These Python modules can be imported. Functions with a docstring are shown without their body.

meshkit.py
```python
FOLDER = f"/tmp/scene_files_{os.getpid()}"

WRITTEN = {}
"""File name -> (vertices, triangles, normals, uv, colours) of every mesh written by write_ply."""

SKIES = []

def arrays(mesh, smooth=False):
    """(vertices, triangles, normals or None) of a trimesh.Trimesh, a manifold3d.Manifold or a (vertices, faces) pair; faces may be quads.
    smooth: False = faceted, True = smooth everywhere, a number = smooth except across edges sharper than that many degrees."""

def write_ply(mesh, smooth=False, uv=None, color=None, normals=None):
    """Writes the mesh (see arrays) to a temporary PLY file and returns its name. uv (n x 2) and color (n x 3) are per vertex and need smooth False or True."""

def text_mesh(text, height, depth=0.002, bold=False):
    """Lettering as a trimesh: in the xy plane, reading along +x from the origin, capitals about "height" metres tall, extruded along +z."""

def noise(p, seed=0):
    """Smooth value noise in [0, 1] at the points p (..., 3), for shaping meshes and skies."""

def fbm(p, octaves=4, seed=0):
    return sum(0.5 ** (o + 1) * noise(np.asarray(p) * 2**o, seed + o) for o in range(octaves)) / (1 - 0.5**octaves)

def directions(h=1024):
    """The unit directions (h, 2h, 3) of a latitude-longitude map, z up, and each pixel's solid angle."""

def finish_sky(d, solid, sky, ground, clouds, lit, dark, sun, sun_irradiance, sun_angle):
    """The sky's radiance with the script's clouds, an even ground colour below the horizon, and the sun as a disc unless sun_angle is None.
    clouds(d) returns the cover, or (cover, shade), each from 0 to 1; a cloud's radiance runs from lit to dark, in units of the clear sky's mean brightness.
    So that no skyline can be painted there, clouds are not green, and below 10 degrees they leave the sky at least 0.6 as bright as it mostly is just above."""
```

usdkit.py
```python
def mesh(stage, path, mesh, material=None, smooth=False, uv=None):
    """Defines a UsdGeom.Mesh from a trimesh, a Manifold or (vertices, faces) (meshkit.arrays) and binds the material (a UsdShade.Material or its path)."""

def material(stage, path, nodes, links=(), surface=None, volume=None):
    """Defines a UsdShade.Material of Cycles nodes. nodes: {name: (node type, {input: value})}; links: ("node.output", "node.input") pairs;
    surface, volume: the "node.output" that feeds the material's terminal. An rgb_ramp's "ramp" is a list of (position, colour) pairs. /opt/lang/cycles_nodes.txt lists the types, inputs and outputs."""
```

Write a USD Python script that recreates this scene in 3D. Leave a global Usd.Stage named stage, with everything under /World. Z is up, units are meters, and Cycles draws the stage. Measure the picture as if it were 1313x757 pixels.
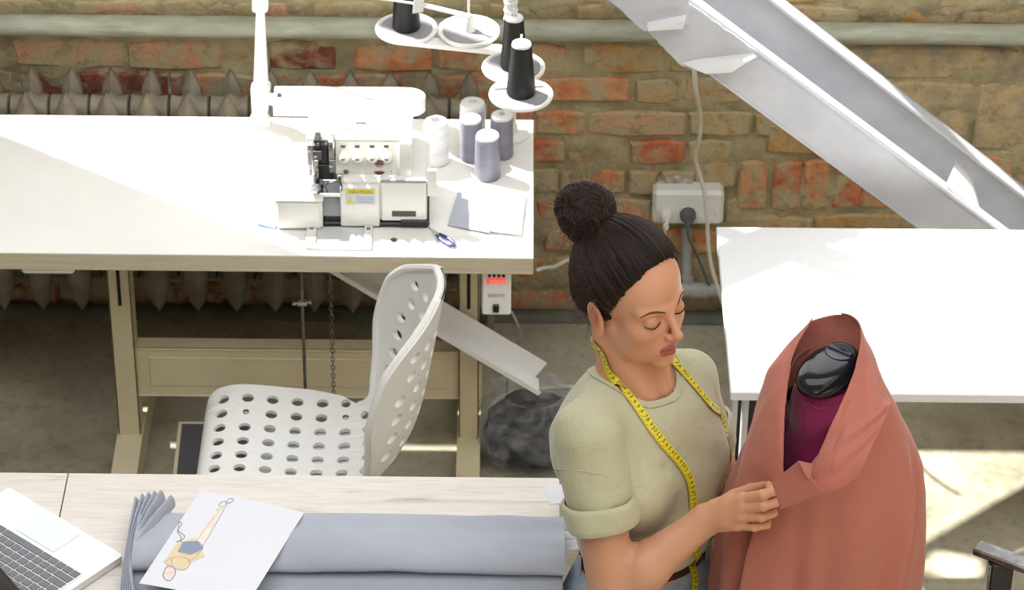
import math, random
import numpy as np, trimesh, manifold3d, shapely
from shapely.geometry import Polygon, Point, box as sbox
from scipy.interpolate import CubicSpline, RectBivariateSpline
import usdkit, meshkit
from pxr import Usd, UsdGeom, UsdLux, UsdShade, Gf, Sdf, Vt

stage = Usd.Stage.CreateInMemory()
UsdGeom.SetStageUpAxis(stage, 'Z'); UsdGeom.SetStageMetersPerUnit(stage, 1.0)
UsdGeom.Xform.Define(stage, '/World'); UsdGeom.Scope.Define(stage, '/World/Looks')
rng = random.Random(7); nrng = np.random.default_rng(7)

# ------------------------------------------------------------------ camera
FPX, PITCH, CAMH, ROLL = 4000.0, math.radians(34.5), 4.59, 0.010
_ct, _st = math.cos(PITCH), math.sin(PITCH)
FWD = np.array([0, _ct, -_st]); _R0 = np.array([1.0, 0, 0]); _U0 = np.array([0, _st, _ct])
RT = _R0 * math.cos(ROLL) + _U0 * math.sin(ROLL); UPV = _U0 * math.cos(ROLL) - _R0 * math.sin(ROLL)
EYE = np.array([0, 0, CAMH])
EXPOSURE = 0.18
cam = UsdGeom.Camera.Define(stage, '/World/camera')
M = Gf.Matrix4d(*RT, 0, *UPV, 0, *(-FWD), 0, *EYE, 1)
cam.AddTransformOp().Set(M)
cam.CreateHorizontalApertureAttr(36.0); cam.CreateVerticalApertureAttr(36.0 * 757 / 1313)
cam.CreateFocalLengthAttr(36.0 * FPX / 1313); cam.CreateClippingRangeAttr((0.05, 100.0))
cam.CreateFStopAttr(10.0); cam.CreateFocusDistanceAttr(5.6); cam.CreateExposureAttr(EXPOSURE)

def at(px, py, y=None, z=None, x=None):
    """The point of the plane y=, z= or x= that lies on this line of sight."""
    d = FWD * FPX + RT * (px - 656.5) - UPV * (py - 378.5)
    k = (y - EYE[1]) / d[1] if y is not None else (z - EYE[2]) / d[2] if z is not None else (x - EYE[0]) / d[0]
    return EYE + d * k

# ------------------------------------------------------------------ light
SUN_DIR = np.array([0.67, -0.435, -1.0]); SUN_DIR /= np.linalg.norm(SUN_DIR)
sun = UsdLux.DistantLight.Define(stage, '/World/sun')
sun.CreateIntensityAttr(4.0); sun.CreateNormalizeAttr(True); sun.CreateAngleAttr(0.9); sun.CreateColorAttr(Gf.Vec3f(1.0, 0.965, 0.91))
zax = -SUN_DIR; xax = np.cross([0, 0, 1.0], zax); xax /= np.linalg.norm(xax); yax = np.cross(zax, xax)
sun.AddTransformOp().Set(Gf.Matrix4d(*xax, 0, *yax, 0, *zax, 0, 0, 8, 8, 1))
dome = UsdLux.DomeLight.Define(stage, '/World/sky')
dome.CreateIntensityAttr(.74); dome.CreateColorAttr(Gf.Vec3f(1.0, 1.0, 1.0))

# ------------------------------------------------------------------ helpers
ORG, COUNT = {}, {}
def numbered(parent, name):
    k = COUNT.get((parent, name), 0); COUNT[(parent, name)] = k + 1
    return f'{parent}/{name}' + (f'_{k:03d}' if k else '')
def tag(path, label=None, cat=None, group=None, kind=None):
    p = stage.GetPrimAtPath(path)
    for k, v in (('label', label), ('category', cat), ('group', group), ('kind', kind)):
        if v: p.SetCustomDataByKey(k, v)
    return path
def thing(name, label, cat, loc=(0, 0, 0), group=None):
    path = numbered('/World', name); x = UsdGeom.Xform.Define(stage, path)
    loc = tuple(float(c) for c in loc)
    x.AddTranslateOp().Set(Gf.Vec3d(*loc)); ORG[path] = np.array(loc)
    return tag(path, label, cat, group)
def obj(name, mesh, m, parent='/World', label=None, smooth=30, cat=None, group=None, kind=None, uv=None):
    path = numbered(parent, name)
    v, f, n = meshkit.arrays(mesh, smooth)
    top = '/'.join(path.split('/')[:3]); v = v - ORG.get(top, np.zeros(3))
    g = usdkit.mesh(stage, path, (v, f), mats[m] if isinstance(m, str) else m)
    if n is not None:
        g.CreateNormalsAttr(Vt.Vec3fArray.FromNumpy(n.astype(np.float32))); g.SetNormalsInterpolation('vertex')
    tag(path, label, cat, group, kind)
    return path
def struct(name, mesh, m, label=None, smooth=30):
    return obj(name, mesh, m, label=label, cat=None, kind='structure', smooth=smooth)
def dup(src, loc, label=None, group=None, rotz=0, scale=None):
    """A copy of a thing with its parts, under the next number."""
    name = src.split('/')[-1].rstrip('0123456789').rstrip('_')
    path = numbered('/World', name); x = UsdGeom.Xform.Define(stage, path); p = x.GetPrim()
    was = stage.GetPrimAtPath(src).GetCustomData()
    p.GetReferences().AddInternalReference(src); 
    x.ClearXformOpOrder(); x.AddTranslateOp().Set(Gf.Vec3d(*[float(c) for c in loc]))
    if rotz: x.AddRotateZOp().Set(float(rotz))
    p.SetInstanceable(True)
    tag(path, label or was.get('label'), was.get('category'), group or was.get('group'))
    return path

cat_ = trimesh.util.concatenate
def cat(*ms):
    return cat_([x for m in ms for x in (m if isinstance(m, (list, tuple)) else [m])])
def tm(v, f): return trimesh.Trimesh(np.asarray(v, float), np.asarray(f), process=False)
def hull(pts): return trimesh.convex.convex_hull(np.asarray(pts, float))
def cbox(c, s, b=0.003, R=None):
    """A chamfered box: centre, size, chamfer, rotation."""
    s = np.asarray(s, float) / 2; b = min(b, s.min() * .9); P = []
    for sx in (-1, 1):
        for sy in (-1, 1):
            for sz in (-1, 1):
                k = np.array([sx, sy, sz])
                for a in range(3):
                    q = s - b; q[a] = s[a]; P.append(k * q)
    P = np.array(P)
    if R is not None: P = P @ np.asarray(R).T
    return hull(P + np.asarray(c, float))
def bx(x0, x1, y0, y1, z0, z1, b=0.003):
    return cbox(((x0 + x1) / 2, (y0 + y1) / 2, (z0 + z1) / 2), (abs(x1 - x0), abs(y1 - y0), abs(z1 - z0)), b)
def rotz(a):
    c, s = math.cos(a), math.sin(a); return np.array([[c, -s, 0], [s, c, 0], [0, 0, 1.0]])
def rotx(a):
    c, s = math.cos(a), math.sin(a); return np.array([[1.0, 0, 0], [0, c, -s], [0, s, c]])
def roty(a):
    c, s = math.cos(a), math.sin(a); return np.array([[c, 0, s], [0, 1.0, 0], [-s, 0, c]])
def unit(v): v = np.asarray(v, float); return v / np.linalg.norm(v)
def basis(d, up=(0, 0, 1)):
    d = unit(d); a = np.cross(up, d)
    if np.linalg.norm(a) < 1e-4: a = np.cross((1, 0, 0), d)
    a = unit(a); return a, np.cross(d, a), d
def tube(P, r, n=10, close=False, cap=True):
    """A swept tube along the points P; r a number or one per point."""
    P = np.asarray(P, float); m = len(P); r = np.broadcast_to(np.asarray(r, float), (m,))
    T = np.gradient(P, axis=0) if not close else np.roll(P, -1, 0) - np.roll(P, 1, 0)
    T /= np.maximum(np.linalg.norm(T, axis=1, keepdims=True), 1e-9)
    a = basis(T[0])[0]; V = []
    for i in range(m):
        a = a - T[i] * (a @ T[i]); a = a / np.linalg.norm(a); b = np.cross(T[i], a)
        t = np.linspace(0, 2 * np.pi, n, endpoint=False)
        V.append(P[i] + r[i] * (np.cos(t)[:, None] * a + np.sin(t)[:, None] * b))
    V = np.vstack(V); F = []
    for i in range(m if close else m - 1):
        j = (i + 1) % m
        for k in range(n):
            l = (k + 1) % n
            F += [[i * n + k, i * n + l, j * n + l], [i * n + k, j * n + l, j * n + k]]
    if cap and not close:
        V = np.vstack([V, P[0], P[-1]]); c0, c1 = len(V) - 2, len(V) - 1
        for k in range(n):
            l = (k + 1) % n
            F += [[c0, l, k], [c1, (m - 1) * n + k, (m - 1) * n + l]]
    return tm(V, F)
def spline(P, n=40, close=False):
    P = np.asarray(P, float)
    if close: P = np.vstack([P, P[:1]])
    d = np.r_[0, np.cumsum(np.linalg.norm(np.diff(P, axis=0), axis=1))]
    cs = CubicSpline(d, P, bc_type='periodic' if close else 'natural')
    t = np.linspace(0, d[-1], n + (1 if close else 0))
    return cs(t[:-1] if close else t)
def lathe(prof, c=(0, 0, 0), n=32, axis=(0, 0, 1), ripple=None):
    """A turned body: prof is [(radius, height), ...] along the axis from c."""
    prof = np.asarray(prof, float); a, b, d = basis(axis, (0, 1, 0) if abs(unit(axis)[2]) > .9 else (0, 0, 1))
    t = np.linspace(0, 2 * np.pi, n, endpoint=False); V = []
    for r, h in prof:
        V.append(np.asarray(c) + h * d + r * (np.cos(t)[:, None] * a + np.sin(t)[:, None] * b))
    V = np.vstack(V); F = []; m = len(prof)
    for i in range(m - 1):
        for k in range(n):
            l = (k + 1) % n
            F += [[i * n + k, i * n + l, (i + 1) * n + l], [i * n + k, (i + 1) * n + l, (i + 1) * n + k]]
    if prof[0, 0] > 1e-6:
        V = np.vstack([V, np.asarray(c) + prof[0, 1] * d]); F += [[len(V) - 1, (k + 1) % n, k] for k in range(n)]
    if prof[-1, 0] > 1e-6:
        V = np.vstack([V, np.asarray(c) + prof[-1, 1] * d]); F += [[len(V) - 1, (m - 1) * n + k, (m - 1) * n + (k + 1) % n] for k in range(n)]
    return tm(V, F)
def prism(poly, h, frame=None, o=(0, 0, 0)):
    """A polygon (list of 2-D points or shapely) extruded by h; frame = (a, b, c) axes."""
    poly = poly if hasattr(poly, 'geom_type') else Polygon(poly)
    ms = [trimesh.creation.extrude_polygon(g, h, engine='earcut') for g in getattr(poly, 'geoms', [poly]) if g.area > 0]
    m = cat(ms)
    if frame is not None: m.vertices = m.vertices @ np.array(frame, float)
    m.vertices = m.vertices + np.asarray(o, float)
    if m.volume < 0: m.invert()
    return m
def beam(p, q, w, h, up=(0, 0, 1), b=0.002):
    """A rectangular bar from p to q, w across, h along up."""
    p, q = np.asarray(p, float), np.asarray(q, float); a, u, d = basis(q - p, up)
    L = np.linalg.norm(q - p)
    return cbox((p + q) / 2, (w, h, L), b, np.stack([a, u, d], 1))
def sheet(G, th=0.0012, flip=False):
    """A thin solid from a grid of points G (n, m, 3), th thick."""
    G = np.asarray(G, float); n, m = G.shape[:2]
    du = np.gradient(G, axis=0); dv = np.gradient(G, axis=1); N = np.cross(du, dv)
    N /= np.maximum(np.linalg.norm(N, axis=2, keepdims=True), 1e-12)
    if flip: N = -N
    V = np.vstack([(G).reshape(-1, 3), (G - N * th).reshape(-1, 3)]); F = []
    I = np.arange(n * m).reshape(n, m); o = n * m
    a, b, c, d = I[:-1, :-1].ravel(), I[1:, :-1].ravel(), I[1:, 1:].ravel(), I[:-1, 1:].ravel()
    top = np.vstack([np.c_[a, b, c], np.c_[a, c, d]]); bot = top[:, ::-1] + o
    if flip: top, bot = top[:, ::-1], bot[:, ::-1]
    rim = np.r_[I[0, :], I[1:, -1], I[-1, -2::-1], I[-2:0:-1, 0]]; nx = np.roll(rim, -1)
    side = np.vstack([np.c_[rim, nx, nx + o], np.c_[rim, nx + o, rim + o]])
    if flip: side = side[:, ::-1]
    return tm(V, np.vstack([top, bot, side]))
def patch(ctrl, nu=60, nv=60):
    """A smooth surface through a grid of control points."""
    C = np.asarray(ctrl, float); n, m = C.shape[:2]; u, v = np.arange(n), np.arange(m)
    S = [RectBivariateSpline(u, v, C[..., k], kx=min(3, n - 1), ky=min(3, m - 1), s=0)(np.linspace(0, n - 1, nu), np.linspace(0, m - 1, nv)) for k in range(3)]
    return np.stack(S, -1)
def xf(m, R=None, t=(0, 0, 0)):
    m = m.copy()
    if R is not None: m.vertices = m.vertices @ np.asarray(R).T
    m.vertices = m.vertices + np.asarray(t); return m

# implicit surfaces: a vectorised field on a grid, meshed by surface nets
def smin(a, b, k):
    h = np.clip(.5 + .5 * (b - a) / k, 0, 1); return b + (a - b) * h - k * h * (1 - h)
def smax(a, b, k): return -smin(-a, -b, k)
def sd_ell(p, c, r, R=None):
    q = p - np.asarray(c)
    if R is not None: q = q @ np.asarray(R)
    r = np.asarray(r, float); k0 = np.linalg.norm(q / r, axis=-1); k1 = np.linalg.norm(q / (r * r), axis=-1)
    return k0 * (k0 - 1) / np.maximum(k1, 1e-9)
def sd_cone(p, a, b, ra, rb):
    a, b = np.asarray(a, float), np.asarray(b, float); ba = b - a
    h = np.clip(((p - a) @ ba) / (ba @ ba), 0, 1)
    return np.linalg.norm(p - a - h[..., None] * ba, axis=-1) - (ra + (rb - ra) * h)
def sd_chain(p, P, r, k=0.01):
    d = None
    for i in range(len(P) - 1):
        e = sd_cone(p, P[i], P[i + 1], r[i], r[i + 1]); d = e if d is None else smin(d, e, k)
    return d
def nets(f, lo, hi, h):
    """The zero surface of f(points) in the box lo..hi with cells of size h."""
    lo, hi = np.asarray(lo, float), np.asarray(hi, float); n = np.ceil((hi - lo) / h).astype(int) + 1
    g = [lo[k] + h * np.arange(n[k]) for k in range(3)]
    D = np.empty(n, np.float32)
    for i in range(0, n[0], 16):
        X = np.stack(np.meshgrid(g[0][i:i + 16], g[1], g[2], indexing='ij'), -1); D[i:i + 16] = f(X)
    S = D < 0; c = [slice(None, -1), slice(1, None)]; num = np.zeros(n - 1, np.int8)
    for a in c:
        for b in c:
            for e in c: num += S[a, b, e]
    act = (num > 0) & (num < 8); idx = np.full(n - 1, -1); cells = np.argwhere(act); idx[act] = np.arange(len(cells))
    acc = np.zeros((len(cells), 3)); cnt = np.zeros(len(cells))
    corners = [np.array((a, b, e)) for a in (0, 1) for b in (0, 1) for e in (0, 1)]
    for u in corners:
        for ax in range(3):
            if u[ax]: continue
            w = u.copy(); w[ax] = 1
            d0 = D[tuple((cells + u).T)]; d1 = D[tuple((cells + w).T)]; x = (d0 < 0) != (d1 < 0)
            t = np.where(x, d0 / np.where(x, d0 - d1, 1), 0); P = np.tile(u.astype(float), (len(cells), 1)); P[:, ax] += t
            acc += P * x[:, None]; cnt += x
    V = lo + h * (cells + acc / cnt[:, None]); F = []
    for ax in range(3):
        b, e = (ax + 1) % 3, (ax + 2) % 3; sl0 = [slice(None)] * 3; sl1 = [slice(None)] * 3
        sl0[ax] = slice(None, -1); sl1[ax] = slice(1, None)
        ch = S[tuple(sl0)] != S[tuple(sl1)]; ed = np.argwhere(ch)
        ed = ed[(ed[:, b] > 0) & (ed[:, e] > 0) & (ed[:, b] < n[b] - 1) & (ed[:, e] < n[e] - 1)]
        if not len(ed): continue
        ob, oe = np.zeros(3, int), np.zeros(3, int); ob[b] = 1; oe[e] = 1
        q = [idx[tuple((ed - k).T)] for k in (ob + oe, oe, 0 * ob, ob)]; q = np.stack(q, 1)
        ins = S[tuple(ed.T)]; q[~ins] = q[~ins][:, ::-1]; q = q[(q >= 0).all(1)]
        F += [q[:, [0, 1, 2]], q[:, [0, 2, 3]]]
    return tm(V, np.vstack(F))
def relax(m, it=4):
    return trimesh.smoothing.filter_taubin(m, lamb=.5, nu=.52, iterations=it) if it else m

# ------------------------------------------------------------------ materials
mats = {}
def srgb(*c):
    c = np.array(c, float) / 255; return tuple(np.where(c < .04045, c / 12.92, ((c + .055) / 1.055) ** 2.4))
def mat(name, col, rough=.5, metal=0, var=None, scale=8, bump=0, bscale=60, detail=4, stretch=None, coord='position', **kw):
    """A principled material; var = second colour mixed in by noise (scale), bump = depth of fine relief in metres."""
    nodes = {'p': ('principled_bsdf', {'base_color': col, 'roughness': rough, 'metallic': metal, **kw})}; links = []
    nodes['g'] = ('geometry', {}) if coord == 'position' else ('texture_coordinate', {})
    src = 'g.position' if coord == 'position' else 'g.generated'
    if stretch is not None:
        nodes['m'] = ('mapping', {'scale': stretch}); links.append((src, 'm.vector')); src = 'm.vector'
    if var is not None:
        nodes['n'] = ('noise_texture', {'scale': scale, 'detail': detail, 'roughness': .6}); links.append((src, 'n.vector'))
        nodes['r'] = ('rgb_ramp', {'ramp': [(.35, col), (.65, var)]}); links += [('n.fac', 'r.fac'), ('r.color', 'p.base_color')]
    if bump:
        nodes['bn'] = ('noise_texture', {'scale': bscale, 'detail': 3}); links.append((src, 'bn.vector'))
        nodes['b'] = ('bump', {'strength': 1.0, 'distance': bump}); links += [('bn.fac', 'b.height'), ('b.normal', 'p.normal')]
    mats[name] = usdkit.material(stage, f'/World/Looks/{name}', nodes, links, surface='p.BSDF'); return name
# ------------------------------------------------------------------ materials of the place
WALLY = 6.62
mat('laminate_white', srgb(240, 239, 236), .32, var=srgb(234, 232, 228), scale=3)
mat('laminate_cool', srgb(238, 239, 241), .3)
mat('edge_beige', srgb(206, 196, 172), .5, var=srgb(192, 181, 156), scale=14, stretch=(.4, 8, 8))
mat('edge_grey', srgb(205, 206, 210), .4)
mat('cream_steel', srgb(214, 203, 172), .38, var=srgb(204, 192, 160), scale=5)
mat('white_plastic', srgb(240, 240, 238), .35)
mat('white_paint', srgb(232, 232, 232), .45, var=srgb(222, 222, 223), scale=9, bump=.0006, bscale=40)
mat('steel_paint', srgb(204, 206, 212), .45, var=srgb(188, 190, 198), scale=6, bump=.0008, bscale=45)
mat('black_plastic', (.012, .012, .014), .35)
mat('chrome', (.75, .75, .76), .18, 1)
mat('steel_worn', srgb(150, 150, 150), .35, 1, var=srgb(110, 110, 110), scale=25)
mat('dark_void', (.012, .011, .01), .9)
mat('radiator_paint', srgb(150, 141, 126), .55, var=srgb(124, 116, 102), scale=16, bump=.001, bscale=30)
mat('pipe_paint', srgb(176, 178, 162), .5, var=srgb(148, 150, 132), scale=10, stretch=(1, 4, 4), bump=.0008, bscale=40)
mat('pipe_dark', srgb(104, 106, 92), .6, var=srgb(82, 82, 70), scale=8)
mat('pipe_grey', srgb(176, 178, 176), .5, var=srgb(158, 160, 156), scale=10)
mat('plaster', srgb(140, 134, 124), .85)
mat('window_frame', srgb(205, 203, 196), .5)

def brick_mat(name, col, alt, smear, amount):
    """Fired clay with a second tone and old mortar smeared over part of it."""
    n = {'g': ('geometry', {}), 'n1': ('noise_texture', {'scale': 22, 'detail': 5, 'roughness': .65}),
         'r1': ('rgb_ramp', {'ramp': [(.38, col), (.62, alt)]}),
         'n2': ('noise_texture', {'scale': 13, 'detail': 6, 'roughness': .62, 'distortion': .4}),
         'r2': ('rgb_ramp', {'ramp': [(.60 - amount, (0, 0, 0)), (.76 - amount, (1, 1, 1))]}),
         'n4': ('noise_texture', {'scale': 34, 'detail': 5, 'roughness': .7}), 'r4': ('rgb_ramp', {'ramp': [(.26, (.45, .42, .38)), (.46, (1, 1, 1))]}),
         'mx': ('mix_color', {'b': smear}), 'ml': ('mix_color', {'blend_type': 'multiply', 'fac': .8}),
         'n3': ('noise_texture', {'scale': 90, 'detail': 4}), 'b': ('bump', {'strength': 1., 'distance': .004}),
         'p': ('principled_bsdf', {'roughness': .88, 'specular_ior_level': .25})}
    l = [('g.position', 'n1.vector'), ('g.position', 'n2.vector'), ('g.position', 'n3.vector'), ('g.position', 'n4.vector'),
         ('n1.fac', 'r1.fac'), ('n2.fac', 'r2.fac'), ('n4.fac', 'r4.fac'), ('r1.color', 'mx.a'), ('r2.color', 'mx.fac'),
         ('mx.result', 'ml.a'), ('r4.color', 'ml.b'), ('ml.result', 'p.base_color'), ('n3.fac', 'b.height'), ('b.normal', 'p.normal')]
    mats[name] = usdkit.material(stage, f'/World/Looks/{name}', n, l, surface='p.BSDF')
SMEAR = srgb(182, 168, 134)
brick_mat('brick_red', srgb(204, 128, 92), srgb(186, 102, 74), SMEAR, .17)
brick_mat('brick_orange', srgb(218, 156, 110), srgb(200, 126, 86), SMEAR, .17)
brick_mat('brick_pink', srgb(216, 166, 134), srgb(206, 144, 114), SMEAR, .20)
brick_mat('brick_tan', srgb(194, 166, 120), srgb(174, 148, 106), SMEAR, .22)
brick_mat('brick_ochre', srgb(198, 160, 102), srgb(178, 140, 90), SMEAR, .18)
brick_mat('brick_maroon', srgb(122, 74, 60), srgb(156, 96, 76), SMEAR, .14)
brick_mat('block_stone', srgb(196, 172, 132), srgb(172, 154, 122), srgb(152, 144, 126), .12)
mat('mortar', srgb(182, 168, 134), .92, var=srgb(150, 140, 110), scale=14, bump=.006, bscale=55, detail=6, specular_ior_level=.2)
mat('mortar_pink', srgb(206, 182, 148), .9, bump=.004, bscale=70)

# concrete floor: damp-looking patches, scuffs
mats['concrete'] = usdkit.material(stage, '/World/Looks/concrete', {
    'g': ('geometry', {}), 'n1': ('noise_texture', {'scale': 2.2, 'detail': 6, 'roughness': .6}), 'n2': ('noise_texture', {'scale': 38, 'detail': 4}),
    'r1': ('rgb_ramp', {'ramp': [(.33, srgb(138, 132, 113)), (.55, srgb(178, 172, 152)), (.72, srgb(192, 187, 170))]}),
    'r2': ('rgb_ramp', {'ramp': [(.3, (.72, .7, .66)), (.5, (1, 1, 1))]}), 'mx': ('mix_color', {'blend_type': 'multiply', 'fac': .7}),
    'rr': ('rgb_ramp', {'ramp': [(.35, (.42,) * 3), (.65, (.7,) * 3)]}), 'b': ('bump', {'strength': 1., 'distance': .002}), 'p': ('principled_bsdf', {'specular_ior_level': .4})},
    [('g.position', 'n1.vector'), ('g.position', 'n2.vector'), ('n1.fac', 'r1.fac'), ('n2.fac', 'r2.fac'), ('r1.color', 'mx.a'), ('r2.color', 'mx.b'),
     ('mx.result', 'p.base_color'), ('n1.fac', 'rr.fac'), ('rr.color', 'p.roughness'), ('n2.fac', 'b.height'), ('b.normal', 'p.normal')], surface='p.BSDF')

# ------------------------------------------------------------------ room shell
struct('floor', bx(-3.7, 3.7, -1.7, 7.0, -.12, 0, .001), 'concrete', 'grey concrete floor with damp stains and scuffs')
WIN = dict(x0=-2.2, x1=2.5, z0=1.42, z1=3.95)                 # the opening in the brick wall, above the picture
wall = cat(bx(-3.6, WIN['x0'], WALLY + .02, WALLY + .27, -.1, 5.6), bx(WIN['x1'], 3.6, WALLY + .02, WALLY + .27, -.1, 5.6),
           bx(WIN['x0'], WIN['x1'], WALLY + .02, WALLY + .27, -.1, WIN['z0']), bx(WIN['x0'], WIN['x1'], WALLY + .02, WALLY + .27, WIN['z1'], 5.6))
WALL = struct('wall_back', wall, 'mortar', 'old brick wall with thick smeared mortar behind the radiator')
struct('wall_left', bx(-3.72, -3.6, -1.7, 7.0, -.1, 5.6), 'plaster', 'plain pale plaster side wall')
struct('wall_right', bx(3.6, 3.72, -1.7, 7.0, -.1, 5.6), 'plaster', 'plain pale plaster side wall')
struct('ceiling', bx(-3.7, 3.7, 5.2, 7.0, 5.6, 5.75), 'plaster', 'pale plaster ceiling that stops at a broad skylight')
struct('ceiling', bx(-3.7, 3.7, -1.8, .2, 5.6, 5.75), 'plaster', 'pale plaster ceiling before the skylight')
struct('wall_front', bx(-3.7, 3.7, -1.8, -1.7, -.1, 5.6), 'plaster', 'plain pale plaster wall opposite the brick wall')
wf = '/World/window_1'
UsdGeom.Xform.Define(stage, wf); COUNT[('/World', 'window_1')] = 1; tag(wf, 'wide metal-framed window above the brick wall', None, None, 'structure')
yw = WALLY + .2
xs = np.linspace(WIN['x0'], WIN['x1'], 5)
mats['glass_pane'] = usdkit.material(stage, '/World/Looks/glass_pane', {'t': ('transparent_bsdf', {'color': (.97, .98, .98)}), 'gl': ('glossy_bsdf', {'roughness': .02}),
    'x': ('mix_closure', {'fac': .06})}, [('t.BSDF', 'x.closure1'), ('gl.BSDF', 'x.closure2')], surface='x.closure')
for k in range(4):
    a, b = xs[k], xs[k + 1]
    for m in (bx(a, a + .03, yw - .03, yw + .03, WIN['z0'], WIN['z1']), bx(b - .03, b, yw - .03, yw + .03, WIN['z0'], WIN['z1']),
              bx(a, b, yw - .03, yw + .03, WIN['z0'], WIN['z0'] + .03), bx(a, b, yw - .03, yw + .03, WIN['z1'] - .03, WIN['z1'])):
        obj('frame', m, 'window_frame', wf)
    obj('pane', bx(a + .03, b - .03, yw - .003, yw + .003, WIN['z0'] + .03, WIN['z1'] - .03, .001), 'glass_pane', wf)

# mortar bed: a lumpy skin that partly buries the bricks
X, Z = np.meshgrid(np.arange(-1.75, 1.75, .0125), np.arange(-.02, 1.15, .0125), indexing='ij')
pts = np.stack([X, np.zeros_like(X), Z], -1)
dep = (meshkit.fbm(pts * 11, 4, 3) - .5) * .034 + (meshkit.fbm(pts * 45, 3, 9) - .5) * .008
G = np.stack([X, WALLY - .002 - dep, Z], -1)
obj('mortar_bed', sheet(G, .03), 'mortar', WALL, smooth=True)

def brick(x0, x1, z0, z1, m, proud):
    """One brick: a worn, uneven outline, a slightly tilted face, chamfered arris."""
    n = 3 if x1 - x0 > .12 else 2; j = lambda s: rng.uniform(-s, s); out = []
    xsn = np.linspace(x0, x1, n + 1); c = .006
    for x in xsn: out.append((x + j(.005), z0 + j(.004) + (c if x in (x0, x1) else 0)))
    for x in xsn[::-1]: out.append((x + j(.005), z1 + j(.004) - (c if x in (x0, x1) else 0)))
    out = np.array(out); ctr = out.mean(0); k = len(out); ta, tb = j(.012), j(.02)
    inn = ctr + (out - ctr) * np.array([1 - .012 / max(x1 - x0, .02), 1 - .012 / (z1 - z0)])
    V = [(p[0], WALLY + .03, p[1]) for p in out] + [(p[0], WALLY - proud + .005, p[1]) for p in out]
    V += [(p[0], WALLY - proud + ta * (p[0] - ctr[0]) + tb * (p[1] - ctr[1]) + j(.0015), p[1]) for p in inn]
    V += [(ctr[0], WALLY - proud - .001, ctr[1])]; F = []
    for a in (0, k):
        for i in range(k):
            q = (i + 1) % k; F += [[a + i, a + q, a + k + q], [a + i, a + k + q, a + k + i]]
    F += [[2 * k + i, 2 * k + (i + 1) % k, 3 * k] for i in range(k)]
    obj('brick', tm(V, F), m, WALL, smooth=False)
def wz(py, px=760): return at(px, py, y=WALLY)[2]
def wx(px, py): return at(px, py, y=WALLY)[0]
def kind_at(x, z):
    r = rng.random(); px = 656 + x * 507
    if z > .8: return 'brick_tan' if r < .62 else 'brick_ochre' if r < .86 else 'brick_pink'
    if px < 330: return ('brick_pink' if r < .45 else 'brick_tan' if r < .75 else 'brick_ochre') if z > .72 else ('brick_maroon' if r < .5 else 'brick_orange' if r < .72 else 'brick_tan')
    if px < 640: return 'brick_red' if r < .5 else 'brick_maroon' if r < .7 else 'brick_tan'
    if px < 860: return 'brick_red' if r < .36 else 'brick_orange' if r < .66 else 'brick_pink' if r < .8 else 'brick_tan'
    return 'brick_tan' if r < .5 else 'brick_ochre' if r < .8 else 'brick_orange'
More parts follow.
